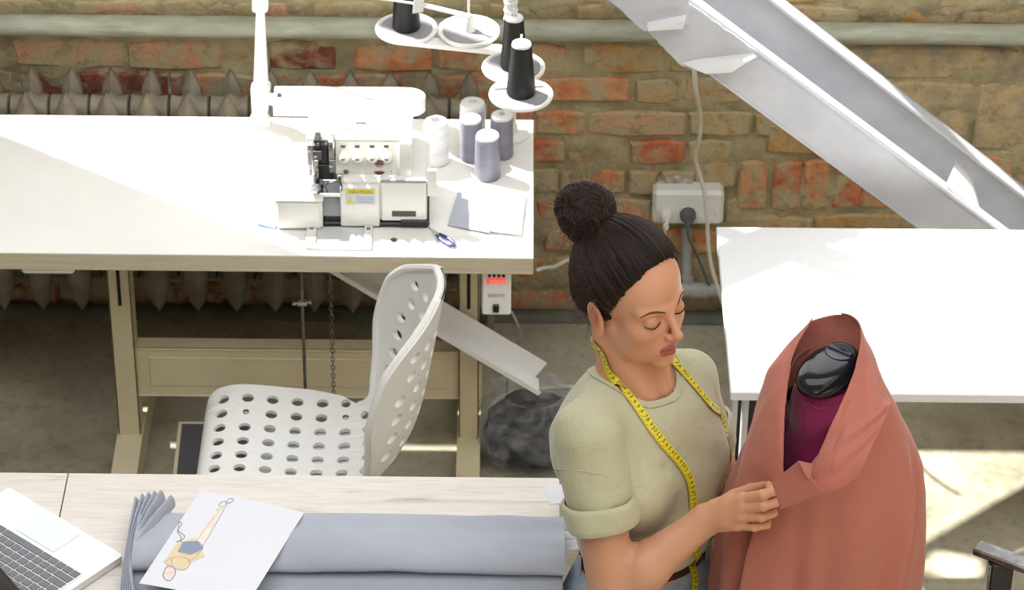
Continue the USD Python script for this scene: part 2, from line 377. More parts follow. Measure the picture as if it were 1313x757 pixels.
# courses read off the photograph right of the left table: row of the top edge and of the bottom edge
COURSES = [(-34, 3), (4, 27), (56, 92), (97, 129), (140, 172), (178, 207), (216, 248), (253, 284), (291, 322), (329, 361), (368, 400), (406, 438)]
FIXED = {  # bricks that can be told apart: (left, right, material) in the course of that index
    2: [(560, 642, 'brick_red'), (648, 724, 'brick_pink'), (746, 852, 'brick_ochre'), (455, 555, 'brick_orange'), (344, 430, 'brick_maroon'), (165, 283, 'brick_pink'), (18, 160, 'brick_pink')],
    3: [(684, 808, 'brick_orange'), (815, 872, 'brick_tan'), (878, 960, 'brick_tan'), (560, 680, 'brick_red'), (240, 330, 'brick_orange'), (150, 232, 'brick_maroon'), (105, 146, 'brick_maroon')],
    4: [(612, 684, 'brick_red'), (688, 750, 'brick_orange'), (754, 878, 'brick_pink'), (884, 962, 'brick_tan')],
    5: [(640, 725, 'brick_red'), (728, 768, 'brick_red'), (808, 878, 'brick_red'), (884, 940, 'brick_tan')],
    6: [(672, 716, 'brick_tan'), (720, 800, 'brick_orange'), (806, 842, 'brick_tan'), (846, 890, 'brick_tan')],
    7: [(690, 770, 'brick_red'), (775, 836, 'brick_pink'), (930, 952, 'brick_tan')],
    8: [(700, 790, 'brick_orange'), (795, 920, 'brick_orange')]}
XR = 1.62
for k, (r0, r1) in enumerate(COURSES):
    z0, z1 = wz(r1), wz(r0); taken = []
    for a, b, m in FIXED.get(k, []):
        xa, xb = wx(a, r0), wx(b, r0); taken.append((xa, xb)); brick(xa, xb, z0, z1, m, rng.uniform(.006, .013))
    stop = .50 if 5 <= k <= 7 else (.80 if 2 <= k <= 4 else XR)      # blocks and upright bricks take over beyond
    x = -1.62 + rng.uniform(0, .2)
    while x < stop:
        L = rng.choice((.215, .205, .23, .105, .22)) * rng.uniform(.92, 1.05); a, b = x, min(x + L, stop)
        hit = [t for t in taken if a < t[1] and b > t[0]]
        if hit:
            if hit[0][0] - a > .07: b = hit[0][0] - .012
            else: x = max(t[1] for t in hit) + .014; continue
        if b - a > .05: brick(a, b, z0, z1, kind_at((a + b) / 2, (z0 + z1) / 2), rng.uniform(-.001, .010))
        x = b + rng.uniform(.012, .02)
def block(px0, px1, r0, r1, m, proud=.009):
    pm = (px0 + px1) / 2; brick(wx(px0, r0), wx(px1, r0), wz(r1, pm), wz(r0, pm), m, proud)
for a in [(1088, 1306, 58, 99, 'block_stone'), (1310, 1420, 58, 100, 'block_stone'), (1125, 1247, 105, 189, 'block_stone'), (1254, 1400, 105, 192, 'block_stone'), (985, 1082, 58, 98, 'brick_tan'),
          (1010, 1120, 105, 150, 'block_stone'), (985, 1118, 155, 196, 'brick_ochre'),
          (948, 984, 205, 268, 'brick_orange'), (992, 1028, 206, 268, 'brick_red'), (1032, 1066, 205, 268, 'brick_orange'), (1072, 1106, 205, 266, 'brick_red'), (1110, 1150, 203, 266, 'brick_orange'),
          (1256, 1300, 198, 236, 'brick_orange'), (1304, 1390, 198, 240, 'brick_red'), (1160, 1250, 198, 238, 'brick_tan'), (1180, 1300, 244, 290, 'brick_tan'), (1306, 1400, 246, 290, 'brick_ochre'),
          (955, 1042, 276, 300, 'brick_tan'), (1046, 1170, 274, 300, 'brick_ochre'), (890, 944, 206, 240, 'brick_tan')]:
    block(*a)
# ------------------------------------------------------------------ pipes and radiator
def pipe(name, label, P, r, m, joints=()):
    t = thing(name, label, 'pipe', P[0]); obj('tube', tube(P, r, 18), m, t)
    for q in joints: obj('coupling', tube([np.array(q) - (.022, 0, 0), np.array(q) + (.022, 0, 0)], r * 1.22, 18), m, t)
    return t
zp = at(656, 38, y=6.575)[2]
pipe('heating_pipe', 'thick pale grey-green painted pipe running along the top of the brick wall', [(-1.7, 6.575, zp), (-.6, 6.575, zp), (.5, 6.575, zp), (1.75, 6.575, zp)], .0265, 'pipe_paint')
zl = at(300, 412, y=6.56)[2]
pipe('heating_pipe', 'dark green-grey pipe low along the wall under the radiator', [(-1.7, 6.578, zl), (0, 6.578, zl), (1.7, 6.578, zl)], .03, 'pipe_dark')
c0, c1 = at(868, 372, y=6.57), at(985, 372, y=6.57); c1[2] = c0[2]
pipe('conduit', 'thin light grey pipe behind the white table, below the socket strip', [c0, (c0 + c1) / 2, c1], .0175, 'pipe_grey', [c0 + (.055, 0, 0)])
v0, v1 = at(880, 292, y=6.585), at(880, 372, y=6.585)
tv = thing('conduit', 'upright grey cable conduit dropping from the socket strip', 'pipe', v1)
obj('tube', tube([v0, (v0 + v1) / 2, v1], .0135, 14), 'pipe_grey', tv); obj('coupling', lathe([(.017, 0), (.017, .04)], v1, 14), 'pipe_grey', tv)

RF, RB = 6.42, 6.535                                        # front and rear columns of the radiator
zt, zb = .745, .126
rad = thing('cast_iron_radiator', 'long grey cast-iron radiator with pointed columns against the brick wall', 'radiator', (-.8, 6.48, 0))
def leaf(x, y, z0, z1, w, d):
    """A column with pointed ends and a ridge down its face."""
    rows = [(z0, .04), (z0 + .018, .45), (z0 + .045, .86), (z0 + .08, 1), ((z0 + z1) / 2, 1), (z1 - .085, 1), (z1 - .05, .86), (z1 - .02, .45), (z1, .04)]
    V, F = [], []
    for z, s in rows:
        h = w / 2 * s; e = d * (.35 + .65 * s)
        V += [(x - h, y + .012, z), (x - h, y - e * .35, z), (x - h * .45, y - e * .8, z), (x, y - e, z), (x + h * .45, y - e * .8, z), (x + h, y - e * .35, z), (x + h, y + .012, z)]
    for i in range(len(rows) - 1):
        for k in range(7):
            l = (k + 1) % 7; F += [[i * 7 + k, i * 7 + l, i * 7 + 7 + l], [i * 7 + k, i * 7 + 7 + l, i * 7 + 7 + k]]
    m = tm(V, F); return m
def section(x):
    hdr = lambda z: lathe([(.020, -.0485), (.034, -.044), (.031, -.02), (.041, 0), (.031, .02), (.034, .044), (.020, .0485)], (x, (RF + RB) / 2 + .01, z), 14, (1, 0, 0))
    web = bx(x - .011, x + .011, RF, RB + .012, zb + .06, zt - .07, .004)
    arch = [tube(spline([(x, RF + .008, zz - s * .05), (x, (RF + RB) / 2, zz - s * .028), (x, RB, zz - s * .04)], 9), .015, 8) for zz, s in ((zt - .03, 1), (zb + .03, -1))]
    return cat(leaf(x, RF - .004, zb, zt + .006, .057, .026), leaf(x, RB, zb + .01, zt + .006, .052, .02), hdr(zt - .075), hdr(zb + .085), web, *arch)
for i in range(-3, 12):
    obj('section', section((31 + 51.6 * i - 656) / 533), 'radiator_paint', rad, smooth=35)
xr = (31 + 51.6 * 3.5 - 656) / 533
obj('air_vent', tube([(xr, RB - .03, zt - .06), (xr, RB - .03, zt + .012)], .004, 8), 'chrome', rad)
obj('bolt', trimesh.creation.icosphere(2, .006).apply_translation((xr, RF + .002, zt - .125)), 'chrome', rad)
for s in (-3.55, 11.55):
    xx = (31 + 51.6 * s - 656) / 533
    obj('radiator_foot', bx(xx - .01, xx + .01, RF + .03, RB - .01, 0, zb + .11, .004), 'radiator_paint', rad)
# ------------------------------------------------------------------ left sewing table
TZ = .75
LX = at(684, 240, z=TZ)[0]; YF, YB = at(686, 331, z=TZ)[1], at(684, 154, z=TZ)[1]
TT = .045
tab = thing('sewing_table', 'long white industrial sewing table on cream steel legs, with the sewing machine on it', 'table', (-.6, 6.0, 0))
obj('tabletop', bx(-1.75, LX, YF, YB, TZ - .003, TZ, .001), 'laminate_white', tab)
obj('edge_band', bx(-1.75, LX, YF, YB, TZ - TT, TZ - .003, .0015), 'edge_beige', tab, label='beige edge of the table board')
LY = 5.95
def column(px0, px1, row):
    a, b = at(px0, row, y=LY), at(px1, row, y=LY); x0, x1 = a[0], b[0]
    t = .004; z0, z1 = .07, TZ - TT
    m = [bx(x0, x1, LY, LY + t, z0, z1, .001), bx(x0, x0 + t, LY, LY + .06, z0, z1, .001), bx(x1 - t, x1, LY, LY + .06, z0, z1, .001)]
    return m, x0, x1
for px0, px1, row in ((144, 173, 450), (588, 614, 450)):
    m, x0, x1 = column(px0, px1, row)
    leg = obj('leg', cat(m), 'cream_steel', tab)
    xm = (x0 + x1) / 2
    obj('slot', bx(xm - .004, xm + .004, LY - .0015, LY + .001, .46, .56, .0005), 'dark_void', leg)
    obj('foot', hull([(x0 - .004, 5.42, 0), (x1 + .004, 5.42, 0), (x0 - .004, 5.42, .05), (x1 + .004, 5.42, .05), (x0 - .004, LY - .005, .085), (x1 + .004, LY - .005, .085),
                      (x0 - .004, LY + .075, .085), (x1 + .004, LY + .075, .085), (x0 - .004, 6.3, .05), (x1 + .004, 6.3, .05), (x0 - .004, 6.3, 0), (x1 + .004, 6.3, 0)]), 'cream_steel', tab)
    obj('top_bracket', bx(x0, x1, YF + .06, YB - .06, TZ - TT - .03, TZ - TT, .003), 'cream_steel', tab)
    if px0 < 300: lx1, lx0 = x1, x0
    else: rx0, rx1 = x0, x1
zc1, zc0 = at(400, 446, y=LY + .02)[2], at(400, 510, y=LY + .01)[2]
bar = obj('crossbar', cat(bx(lx1, rx0, LY + .012, LY + .016, zc0, zc1, .001), bx(lx1, rx0, LY + .008, LY + .055, zc1 - .004, zc1, .001), bx(lx1, rx0, LY + .008, LY + .055, zc0, zc0 + .004, .001)), 'cream_steel', tab)
obj('panel', bx(lx1 + .03, rx0 - .03, LY + .009, LY + .013, zc0 + .03, zc1 - .025, .002), 'cream_steel', bar)
# small white tray and rail hung under the front edge
a, b = at(28, 350, y=YF + .02), at(96, 350, y=YF + .02)
obj('tray', bx(a[0], b[0], YF + .012, YF + .2, TZ - TT - .022, TZ - TT, .006), 'laminate_cool', tab, label='white tray under the table edge')
# treadle: rod with clamp, lift chain, pedal board
RY = 5.86
rp = at(388, 400, y=RY)[0]
rod = obj('treadle_rod', tube([(rp, RY, .10), (rp, RY, .4), (rp, RY, TZ - TT)], .0038, 8), 'steel_worn', tab)
cz = at(388, 389, y=RY)[2]
obj('rod_clamp', lathe([(.004, -.012), (.0085, -.01), (.0085, .01), (.004, .012)], (rp, RY, cz), 10, (1, 0, 0)), 'chrome', rod)
obj('rod_screw', lathe([(.004, -.022), (.0055, -.02), (.0055, -.013), (.003, -.012), (.003, .016), (.006, .017), (.006, .022)], (rp, RY - .004, cz + .004), 8, (1, 0, .1)), 'chrome', rod)
cx = at(424, 400, y=RY)[0]
links = []
for i in range(54):
    z = TZ - TT - .012 * i - .006; a = math.pi / 2 * (i % 2)
    links.append(trimesh.creation.torus(.0045, .0012, major_sections=8, minor_sections=5, transform=np.array([[math.cos(a), 0, -math.sin(a), cx], [math.sin(a), 0, math.cos(a), RY + .02], [0, 1.5, 0, z], [0, 0, 0, 1]])))
for k, m in enumerate(links):
    pass
obj('lift_chain', cat(links), 'steel_worn', tab, kind='stuff', label='thin steel lift chain')
p0, p1 = at(229, 541, y=5.93), at(270, 541, y=5.93)
px1 = at(345, 541, y=5.93)[0]
zz = p0[2]
slope = lambda y: .06 + (zz - .06) * (y - 5.58) / (5.93 - 5.58)
fr = [(p0[0], 5.58, slope(5.58)), (px1, 5.58, slope(5.58)), (px1, 5.93, zz), (p0[0], 5.93, zz)]
ped = obj('pedal_frame', hull([(x, y, z + d) for x, y, z in fr for d in (-.014, 0)]), 'cream_steel', tab)
ins = [(p0[0] + .009, 5.589, slope(5.589)), (px1 - .009, 5.589, slope(5.589)), (px1 - .009, 5.921, slope(5.921)), (p0[0] + .009, 5.921, slope(5.921))]
mat('rubber_dark', srgb(74, 74, 80), .7)
obj('pedal_mat', hull([(x, y, z + d) for x, y, z in ins for d in (-.005, .003)]), 'rubber_dark', ped, label='dark grey rubber pedal mat')
obj('pedal_bracket', beam((px1 - .02, 5.86, .12), (rp + .01, RY, .11), .02, .012), 'cream_steel', ped)
obj('pedal_stand', bx(p0[0], px1, 5.73, 5.77, .0, slope(5.75) - .012, .003), 'cream_steel', ped)
# waste chute: a folded white trough from under the machine down to the bag
CY = 5.895
e0, e1 = at(690, 497, y=CY), at(445, 352, y=CY)
d = unit(e0 - e1); top = e0 - d * .72; n = unit(np.cross((0, 1, 0), d)); n = n if n[2] > 0 else -n
f0, f1 = top, e0
ch = [beam(f0, f1, .003, .03, n), ]
w = .036
V = lambda p, yy, hh: p + np.array([0, yy, 0]) + n * hh
def slab(a, b, c, dd, t=.003):
    N = unit(np.cross(b - a, dd - a)) * t; return hull([a, b, c, dd, a + N, b + N, c + N, dd + N])
chute = cat(slab(V(f0, -.03, 0), V(f1, -.03, 0), V(f1, .03, 0), V(f0, .03, 0)), slab(V(f0, -.03, 0), V(f1, -.03, 0), V(f1, -.03, .012), V(f0, -.03, .012)),
            slab(V(f0, .03, 0), V(f1 - d * .012, .03, 0), V(f1 - d * .012, .03, .052), V(f0, .03, .052)))
obj('waste_chute', chute, 'white_paint', tab, label='white sheet-metal waste chute')
# motor control box under the right end
q = [at(618, 352, y=YF + .03), at(655, 405, y=YF + .03)]
bxx0, bxx1, bz0 = q[0][0], q[1][0], q[1][2]
ctl = obj('control_box', bx(bxx0, bxx1, YF + .03, YF + .13, bz0, TZ - TT, .004), 'white_plastic', tab, label='white motor control box with red display')
mats['led_red'] = usdkit.material(stage, '/World/Looks/led_red', {'p': ('principled_bsdf', {'base_color': (.5, .02, .01), 'emission_color': (1, .06, .03), 'emission_strength': .8})}, [], 'p.BSDF')
mat('print_black', (.02, .02, .022), .5); mat('print_grey', srgb(150, 150, 152), .5)
fy = YF + .03
H = lambda r: at(636, r, y=fy)[2]
X_ = lambda px, r=380: at(px, r, y=fy)[0]
obj('display', bx(X_(624), X_(648), fy - .002, fy + .001, H(364), H(357), .0005), 'led_red', ctl, label='red lit number display')
obj('digits', xf(meshkit.text_mesh('0000', H(358.2) - H(363)), rotx(math.pi / 2), (X_(627), fy - .002, H(363))), 'white_plastic', ctl)
for i in range(4): obj('button', lathe([(.0035, 0), (.003, .004)], (X_(627.5 + 6 * i), fy, H(353.5)), 8, (0, -1, 0)), 'black_plastic', ctl)
obj('switch', bx(X_(632), X_(640), fy - .006, fy + .001, H(400), H(390), .002), 'black_plastic', ctl)
obj('print', xf(meshkit.text_mesh('SERVO', H(377) - H(381), .0006), rotx(math.pi / 2), (X_(625), fy - .0008, H(381))), 'print_grey', ctl)
obj('power_cord', tube(spline([at(656, 400, y=fy + .05), at(668, 432, y=6.0), at(662, 452, y=6.1), at(652, 480, y=6.15), at(650, 505, z=.006)], 24), .003, 8), 'print_grey', ctl)
obj('mains_cable', tube(spline([at(690, 346, y=6.33), at(704, 343, y=6.42), at(716, 340, y=6.5), at(735, 332, y=6.555), at(780, 342, y=6.56), at(820, 362, y=6.56), at(846, 373, y=6.56)], 30), .005, 8), 'white_plastic', tab)

# ------------------------------------------------------------------ right white table
RZ = .75
by0, by1 = at(1000, 504, z=RZ)[1], at(1000, 291.5, z=RZ)[1]
rxl = at(928, 400, z=RZ)[0]
t2 = thing('work_table', 'plain white work table with a thick top under the slanting steel stair', 'table', (rxl + .8, (by0 + by1) / 2, 0))
obj('tabletop', bx(rxl, rxl + 1.7, by0, by1, RZ - .022, RZ, .002), 'laminate_cool', t2)
obj('apron', bx(rxl + .05, rxl + 1.65, by1 - .09, by1 - .06, RZ - .09, RZ - .022, .002), 'steel_paint', t2)
lg = at(951, 540, y=by0 + .3)[0]
for x in (lg, rxl + 1.6):
    for y in (by0 + .3, by1 - .06):
        obj('leg', bx(x, x + .014, y, y + .03, 0, RZ - .022, .002), 'steel_paint', t2)
for y in (by0 + .3,): obj('stretcher', bx(lg, rxl + 1.6, y + .008, y + .022, RZ - .06, RZ - .022, .002), 'steel_paint', t2)
kx0, kx1 = at(938, 560, y=6.0)[0], at(990, 560, y=6.0)[0]
mat('box_black', (.02, .02, .021), .6)
bb = thing('storage_box', 'tall black box standing on the floor under the white table, behind the draped dress form', 'box', ((kx0 + kx1) / 2, 6.0, 0))
obj('body', bx(kx0, kx1, 5.93, 6.05, 0, .42, .004), 'box_black', bb); obj('lid', bx(kx0 - .004, kx1 + .004, 5.926, 6.054, .42, .445, .003), 'box_black', bb)

# ------------------------------------------------------------------ cutting table in front
CZ = .90
ry = at(710, 613, z=CZ)[1]; crx = at(718, 690, z=CZ)[0]
mats['oak_white'] = usdkit.material(stage, '/World/Looks/oak_white', {
    'g': ('geometry', {}), 'm': ('mapping', {'scale': (1.2, 14, 14)}), 'm2': ('mapping', {'scale': (5, 60, 60)}),
    'n1': ('noise_texture', {'scale': 2.6, 'detail': 6, 'roughness': .62, 'distortion': .9}), 'n2': ('noise_texture', {'scale': 3, 'detail': 3}),
    'r1': ('rgb_ramp', {'ramp': [(.3, srgb(182, 168, 154)), (.4, srgb(216, 208, 199)), (.62, srgb(226, 220, 213)), (.75, srgb(202, 188, 172))]}),
    'r2': ('rgb_ramp', {'ramp': [(.3, (.84, .82, .8)), (.5, (1, 1, 1))]}), 'mx': ('mix_color', {'blend_type': 'multiply', 'fac': .6}), 'p': ('principled_bsdf', {'roughness': .45})},
    [('g.position', 'm.vector'), ('g.position', 'm2.vector'), ('m.vector', 'n1.vector'), ('m2.vector', 'n2.vector'), ('n1.fac', 'r1.fac'), ('n2.fac', 'r2.fac'), ('r1.color', 'mx.a'), ('r2.color', 'mx.b'), ('mx.result', 'p.base_color')], 'p.BSDF')
t3 = thing('cutting_table', 'pale wood-grain cutting table with two joined boards in front', 'table', (-.55, 4.3, 0))
sx0 = at(87, 609, z=CZ)[0]
obj('top_panel', bx(-1.7, sx0 - .0012, ry - .8, ry, CZ - .03, CZ, .001), 'oak_white', t3)
obj('top_panel', bx(sx0 + .0012, crx, ry - .8, ry, CZ - .03, CZ, .001), 'oak_white', t3)
for x in (-1.2, crx - .1):
    for y in (ry - .1, ry - .74): obj('leg', bx(x, x + .05, y, y + .05, 0, CZ - .03, .003), 'steel_paint', t3)
obj('frame_rail', bx(-1.2, crx - .06, ry - .09, ry - .06, CZ - .09, CZ - .03, .002), 'steel_paint', t3)

# ------------------------------------------------------------------ steel stair behind the white table
ST1, ST2 = 6.02, 6.30
stair = thing('steel_stair', 'slanting white-painted steel stair channels in front of the brick wall', 'stair', at(1275, 293, y=ST1))
def stringer(y, top_a, top_b, low_a, low_b, name, lab, fl=.045, sgn=1):
    A, B = at(*top_a, y=y), at(*top_b, y=y); C, D = at(*low_a, y=y), at(*low_b, y=y)
    d = unit(B - A); ext = (B[2] - .02) / -d[2]
    nrm = np.array([-d[2], 0, d[0]]); h = abs((C - A) @ nrm)
    A2 = A - d * .75; B2 = B + d * max(0, ext)
    P = lambda p, k: p - nrm * k
    web = hull([P(A2, 0), P(B2, 0), P(A2, h), P(B2, h)] + [q + np.array([0, .006, 0]) for q in (P(A2, 0), P(B2, 0), P(A2, h), P(B2, h))])
    fla = [hull([P(p, k) + np.array([0, yy, 0]) for p in (A2, B2) for k in (kk, kk + .006) for yy in ((-.003 * sgn, fl * sgn))]) for kk in (0, h - .006)]
    return obj(name, cat(web, *fla), 'steel_paint', stair, label=lab), d, nrm, A, h
s1, d1, n1, A1, h1 = stringer(ST1, (884, 0), (1277, 293), (906, 93), (1159, 291), 'stringer', 'front stair channel')
s2, d2, n2, A2_, h2 = stringer(ST2, (1005, 0), (1313, 240), (950, 42), (1200, 228), 'stringer', 'rear stair channel', .05, -1)
# cross plate between the channels
q0 = at(1238, 262, y=ST1); 
obj('tread_plate', hull([at(1212, 238, y=ST1 + .02), at(1256, 272, y=ST1 + .02), at(1262, 283, y=ST1 + .02), at(1226, 207, y=ST2 - .05), at(1240, 220, y=ST2 - .05), at(1246, 228, y=ST2 - .05)]), 'white_paint', stair)
# folded tread supports welded to the front channel, rough edges
def rough(poly, y, th=.006):
    P = [at(*q, y=y) for q in poly]; out = []
    for i in range(len(P)):
        a, b = P[i], P[(i + 1) % len(P)]; k = max(1, int(np.linalg.norm(b - a) / .012))
        for j in range(k):
            q = a + (b - a) * j / k; out.append((q[0] + rng.uniform(-.0016, .0016), q[2] + rng.uniform(-.0016, .0016)))
    return prism(Polygon(out).buffer(0), th, ((1, 0, 0), (0, 0, 1), (0, -1, 0)), (0, y, 0))
yp = ST1 - .006
sup = obj('tread_support', rough([(826, 34), (878, 32), (884, 3), (972, 66), (938, 92), (912, 94), (872, 82), (832, 40)], yp), 'steel_paint', stair)
obj('ledge', hull([at(px, r, y=y) for px, r, y in ((872, 80, yp - .004), (912, 93, yp - .004), (940, 91, yp - .004), (972, 72, yp - .004), (966, 66, yp), (914, 86, yp), (878, 76, yp), (905, 95, yp - .035), (938, 93, yp - .035), (964, 76, yp - .035))]), 'white_paint', sup)
sup = obj('tread_support', rough([(770, -60), (884, -60), (882, 30), (826, 38), (778, -4)], yp - .014), 'steel_paint', stair)
obj('ledge', hull([at(px, r, y=y) for px, r, y in ((826, 34, yp - .018), (878, 32, yp - .018), (880, 18, yp - .018), (830, 28, yp - .018), (832, 40, yp - .045), (876, 37, yp - .045), (878, 26, yp - .045))]), 'white_paint', sup)

# ------------------------------------------------------------------ socket strip, plugs, cables
SY = WALLY - .055
def S_(px, r, y=SY): return at(px, r, y=y)
a, b = S_(836, 289), S_(929, 247)
sk = thing('socket_strip', 'white three-gang socket strip on the brick wall', 'socket', (a[0], WALLY, a[2]))
obj('housing', bx(a[0], b[0], SY, WALLY + .005, a[2], b[2] - .0, .009), 'white_plastic', sk)
socks = [S_(854, 273), S_(882, 274), S_(908, 272)]
for c in socks:
    w_ = obj('socket_well', lathe([(.0215, -.003), (.0215, .0015), (.0185, .0015), (.0175, -.0015), (0, -.0015)], c, 28, (0, -1, 0)), 'white_plastic', sk)
    for s in (-1, 1): obj('hole', lathe([(.0026, -.001), (.0026, -.0008), (0, -.0008)], c + np.array([s * .0075, 0, 0]), 8, (0, -1, 0)), 'dark_void', w_)
mat('plug_grey', srgb(96, 98, 98), .5); mat('cable_white', srgb(226, 222, 210), .45); mat('cable_grey', srgb(120, 122, 122), .5)
def plug(c, m, label, path, r, body=.019):
    t = thing('plug', label, 'plug', c)
    obj('plug_body', lathe([(body, 0), (body, .012), (body * .86, .02), (body * .6, .026), (0, .026)], c, 24, (0, -1, 0)), m, t)
    obj('grip', beam(c + np.array([0, -.02, .004]), c + np.array([-.001, -.03, -.03]), .014, .016, (0, -1, 0), .004), m, t)
    obj('cord', tube(spline([c + np.array([-.001, -.03, -.028])] + path, 30), r, 8), m, t); return t
plug(socks[0] + np.array([0, 0, -.002]), 'white_plastic', 'white plug with a thin white cord in the left socket', [S_(853, 300, SY - .02), S_(848, 330, SY - .01), S_(846, 372, SY - .01)], .0032, .0165)
plug(socks[1], 'plug_grey', 'grey plug with a thick grey cord in the middle socket', [S_(882, 300, SY - .03), S_(889, 318, SY - .02), S_(902, 348, SY - .005), S_(915, 380, SY + .01)], .0038, .0205)
cw = [(891, 60, 6.28), (891, 92, 6.3), (893, 120, 6.35), (898, 150, 6.42), (896, 180, 6.46), (892, 205, 6.5), (899, 230, 6.51), (905, 260, 6.51), (907, 290, 6.51), (911, 335, 6.51), (922, 375, 6.51), (935, 410, 6.52)]
cb = obj('power_cable', tube(spline([at(p, r, y=y) for p, r, y in cw], 80), .0052, 10), 'cable_white'); tag(cb, 'white cable hanging from the stair past the right of the socket strip', 'cable')
pl = thing('plaster_patch', 'rough white plaster patch on the bricks just above the socket strip', 'plaster', S_(866, 237, WALLY))
out = []
for i in range(26):
    an = i / 26 * 2 * math.pi; rr = 1 + rng.uniform(-.25, .2); c = at(866, 236, y=WALLY - .012); out.append((c[0] + .045 * rr * math.cos(an), c[2] + .024 * rr * math.sin(an)))
obj('lump', prism(Polygon(out).buffer(0), .03, ((1, 0, 0), (0, 0, 1), (0, -1, 0)), (0, WALLY + .014, 0)), mat('plaster_white', srgb(214, 208, 198), .85, var=srgb(160, 146, 130), scale=60, bump=.003, bscale=90), pl)
# ------------------------------------------------------------------ overlock machine
mat('enamel_white', srgb(226, 226, 221), .28); mat('enamel_grey', srgb(150, 152, 156), .35); mat('label_yellow', srgb(222, 206, 40), .5)
mat('label_blue', srgb(196, 204, 220), .5); mat('badge_red', srgb(150, 70, 66), .4); mat('knob_cream', srgb(240, 238, 226), .3)
MB = at(460, 293, z=TZ)[1]                                   # front of the machine's base
mx = lambda px, r=250, y=MB: at(px, r, y=y)[0]
mzz = lambda r, px=460, y=MB: at(px, r, y=y)[2]
mc = thing('overlock_machine', 'white industrial overlock sewing machine with four tension knobs on the long table', 'sewing machine', (mx(460), MB + .1, TZ))
HB = at(460, 225, z=.868)[1]; HT = at(460, 178, z=.95)[1]; HR = at(460, 151, z=.95)[1]
X0, X1 = mx(437), mx(548)
# lower body with its recessed right half
obj('base', bx(mx(413), X1, MB + .004, MB + .2, TZ, TZ + .012, .003), 'black_plastic', mc)
obj('body', cat(bx(X0, X1, MB + .012, MB + .2, TZ + .012, .872, .006)), 'enamel_white', mc)
fc = obj('front_cover', bx(X0 - .002, mx(486), MB, MB + .016, TZ + .004, mzz(240), .003), 'enamel_white', mc)
lz1, lz0 = mzz(243), mzz(262)
lb = obj('warning_label', bx(mx(443), mx(481), MB - .0008, MB + .001, lz0, lz1, .0003), 'label_blue', fc, label='pale warning label with a yellow band')
def flat_text(t, h, x, y, z, m, par, w=None, dep=.0005):
    tx = xf(meshkit.text_mesh(t, h, dep), rotx(math.pi / 2), (0, 0, 0))
    if w: tx.vertices[:, 0] *= w / (tx.vertices[:, 0].max())
    return obj('lettering', xf(tx, None, (x, y, z)), m, par)
obj('label_band', bx(mx(443), mx(481), MB - .0014, MB, mzz(248.5), lz1, .0003), 'label_yellow', mc)
flat_text('CAUTION', .0065, mx(447), MB - .0012, mzz(247.6), 'print_black', mc, mx(477) - mx(447))
tri = prism([(0, 0), (.018, 0), (.009, .015)], .0012, ((1, 0, 0), (0, 0, 1), (0, -1, 0)), (mx(444), MB - .0002, mzz(261)))
obj('label_triangle', tri, 'label_yellow', mc)
for i in range(3): obj('label_line', bx(mx(457), mx(479), MB - .0012, MB, mzz(253.5 + 3 * i), mzz(252.6 + 3 * i), .0002), 'print_grey', mc)
obj('side_cover', bx(mx(488), X1 - .003, MB + .006, MB + .016, TZ + .016, mzz(233), .003), 'enamel_white', mc)
obj('seam_line', bx(mx(487), X1 - .002, MB + .0045, MB + .008, mzz(236), mzz(232.5), .001), 'enamel_grey', mc)
obj('oil_smear', bx(mx(502), mx(533), MB + .0045, MB + .008, mzz(279), mzz(272), .001), mat('oil', (.05, .05, .048), .4), mc)
obj('latch', bx(mx(513), mx(549), MB + .0, MB + .01, TZ + .004, mzz(283), .002), 'black_plastic', mc)
# looper cover, needle plate, left cloth plate
obj('looper_cover', hull([(mx(413), MB + .006, mzz(279)), (mx(438), MB + .004, mzz(279)), (mx(438), MB + .03, mzz(243)), (mx(415), MB + .03, mzz(243)), (mx(413), MB + .04, mzz(279)), (mx(438), MB + .06, mzz(279))]), 'enamel_grey', mc)
PY0, PY1 = at(380, 256, z=.835)[1], at(380, 183, z=.835)[1]
pl0, pl1 = at(352, 270, y=PY0)[0], at(413, 270, y=PY0)[0]
obj('cloth_plate', cat(bx(pl0, pl1, PY0, PY1, TZ + .002, .83, .008)), 'enamel_white', mc)
obj('plate_top', bx(pl0 - .002, pl1 + .003, PY0 - .002, PY1, .828, .836, .003), 'enamel_white', mc)
# head: slanted tension panel, top cover
hx0, hx1 = at(430, 200, y=HB)[0], at(527, 200, y=HB)[0]; tx0, tx1 = at(392, 160, y=HT)[0], at(527, 160, y=HT)[0]
zb_, ztop = .872, .95
obj('head', hull([(x, y, z) for x in (hx0, hx1) for y, z in ((HB, zb_), (HB - .001, zb_ + .012), (HT, ztop - .012), (HT + .01, ztop - .004), (HR + .05, ztop - .004), (HR + .05, zb_))]), 'enamel_white', mc)
obj('top_cover', hull([(x, y, z) for x in (tx0, tx1) for y, z in ((HT + .004, ztop - .006), (HT + .008, ztop), (HR - .004, ztop), (HR + .05, ztop - .012), (HR + .05, ztop - .03))] + [(tx0 + .004, HT + .006, ztop - .02)]), 'enamel_white', mc)
obj('end_block', hull([(x, y, z) for x in (at(512, 200, y=HB)[0], hx1 + .001) for y, z in ((HB - .006, zb_), (HB - .006, zb_ + .02), (HT - .004, ztop - .01), (HT + .02, ztop + .001), (HT + .05, zb_))]), 'enamel_white', mc)
obj('arm_rest', bx(mx(430), hx1, HB + .004, HB + .1, zb_ - .006, zb_ + .004, .002), 'enamel_grey', mc)
nrm = unit(np.cross((1, 0, 0), np.array([0, HT - HB, ztop - zb_]))); nrm = nrm if nrm[1] < 0 else -nrm
def face(px, r):
    """The point of the slanted panel on this line of sight."""
    dd = FWD * FPX + RT * (px - 656.5) - UPV * (py_(r)); p0 = np.array([0, HB, zb_]); k = ((p0 - EYE) @ nrm) / (dd @ nrm); return EYE + dd * k
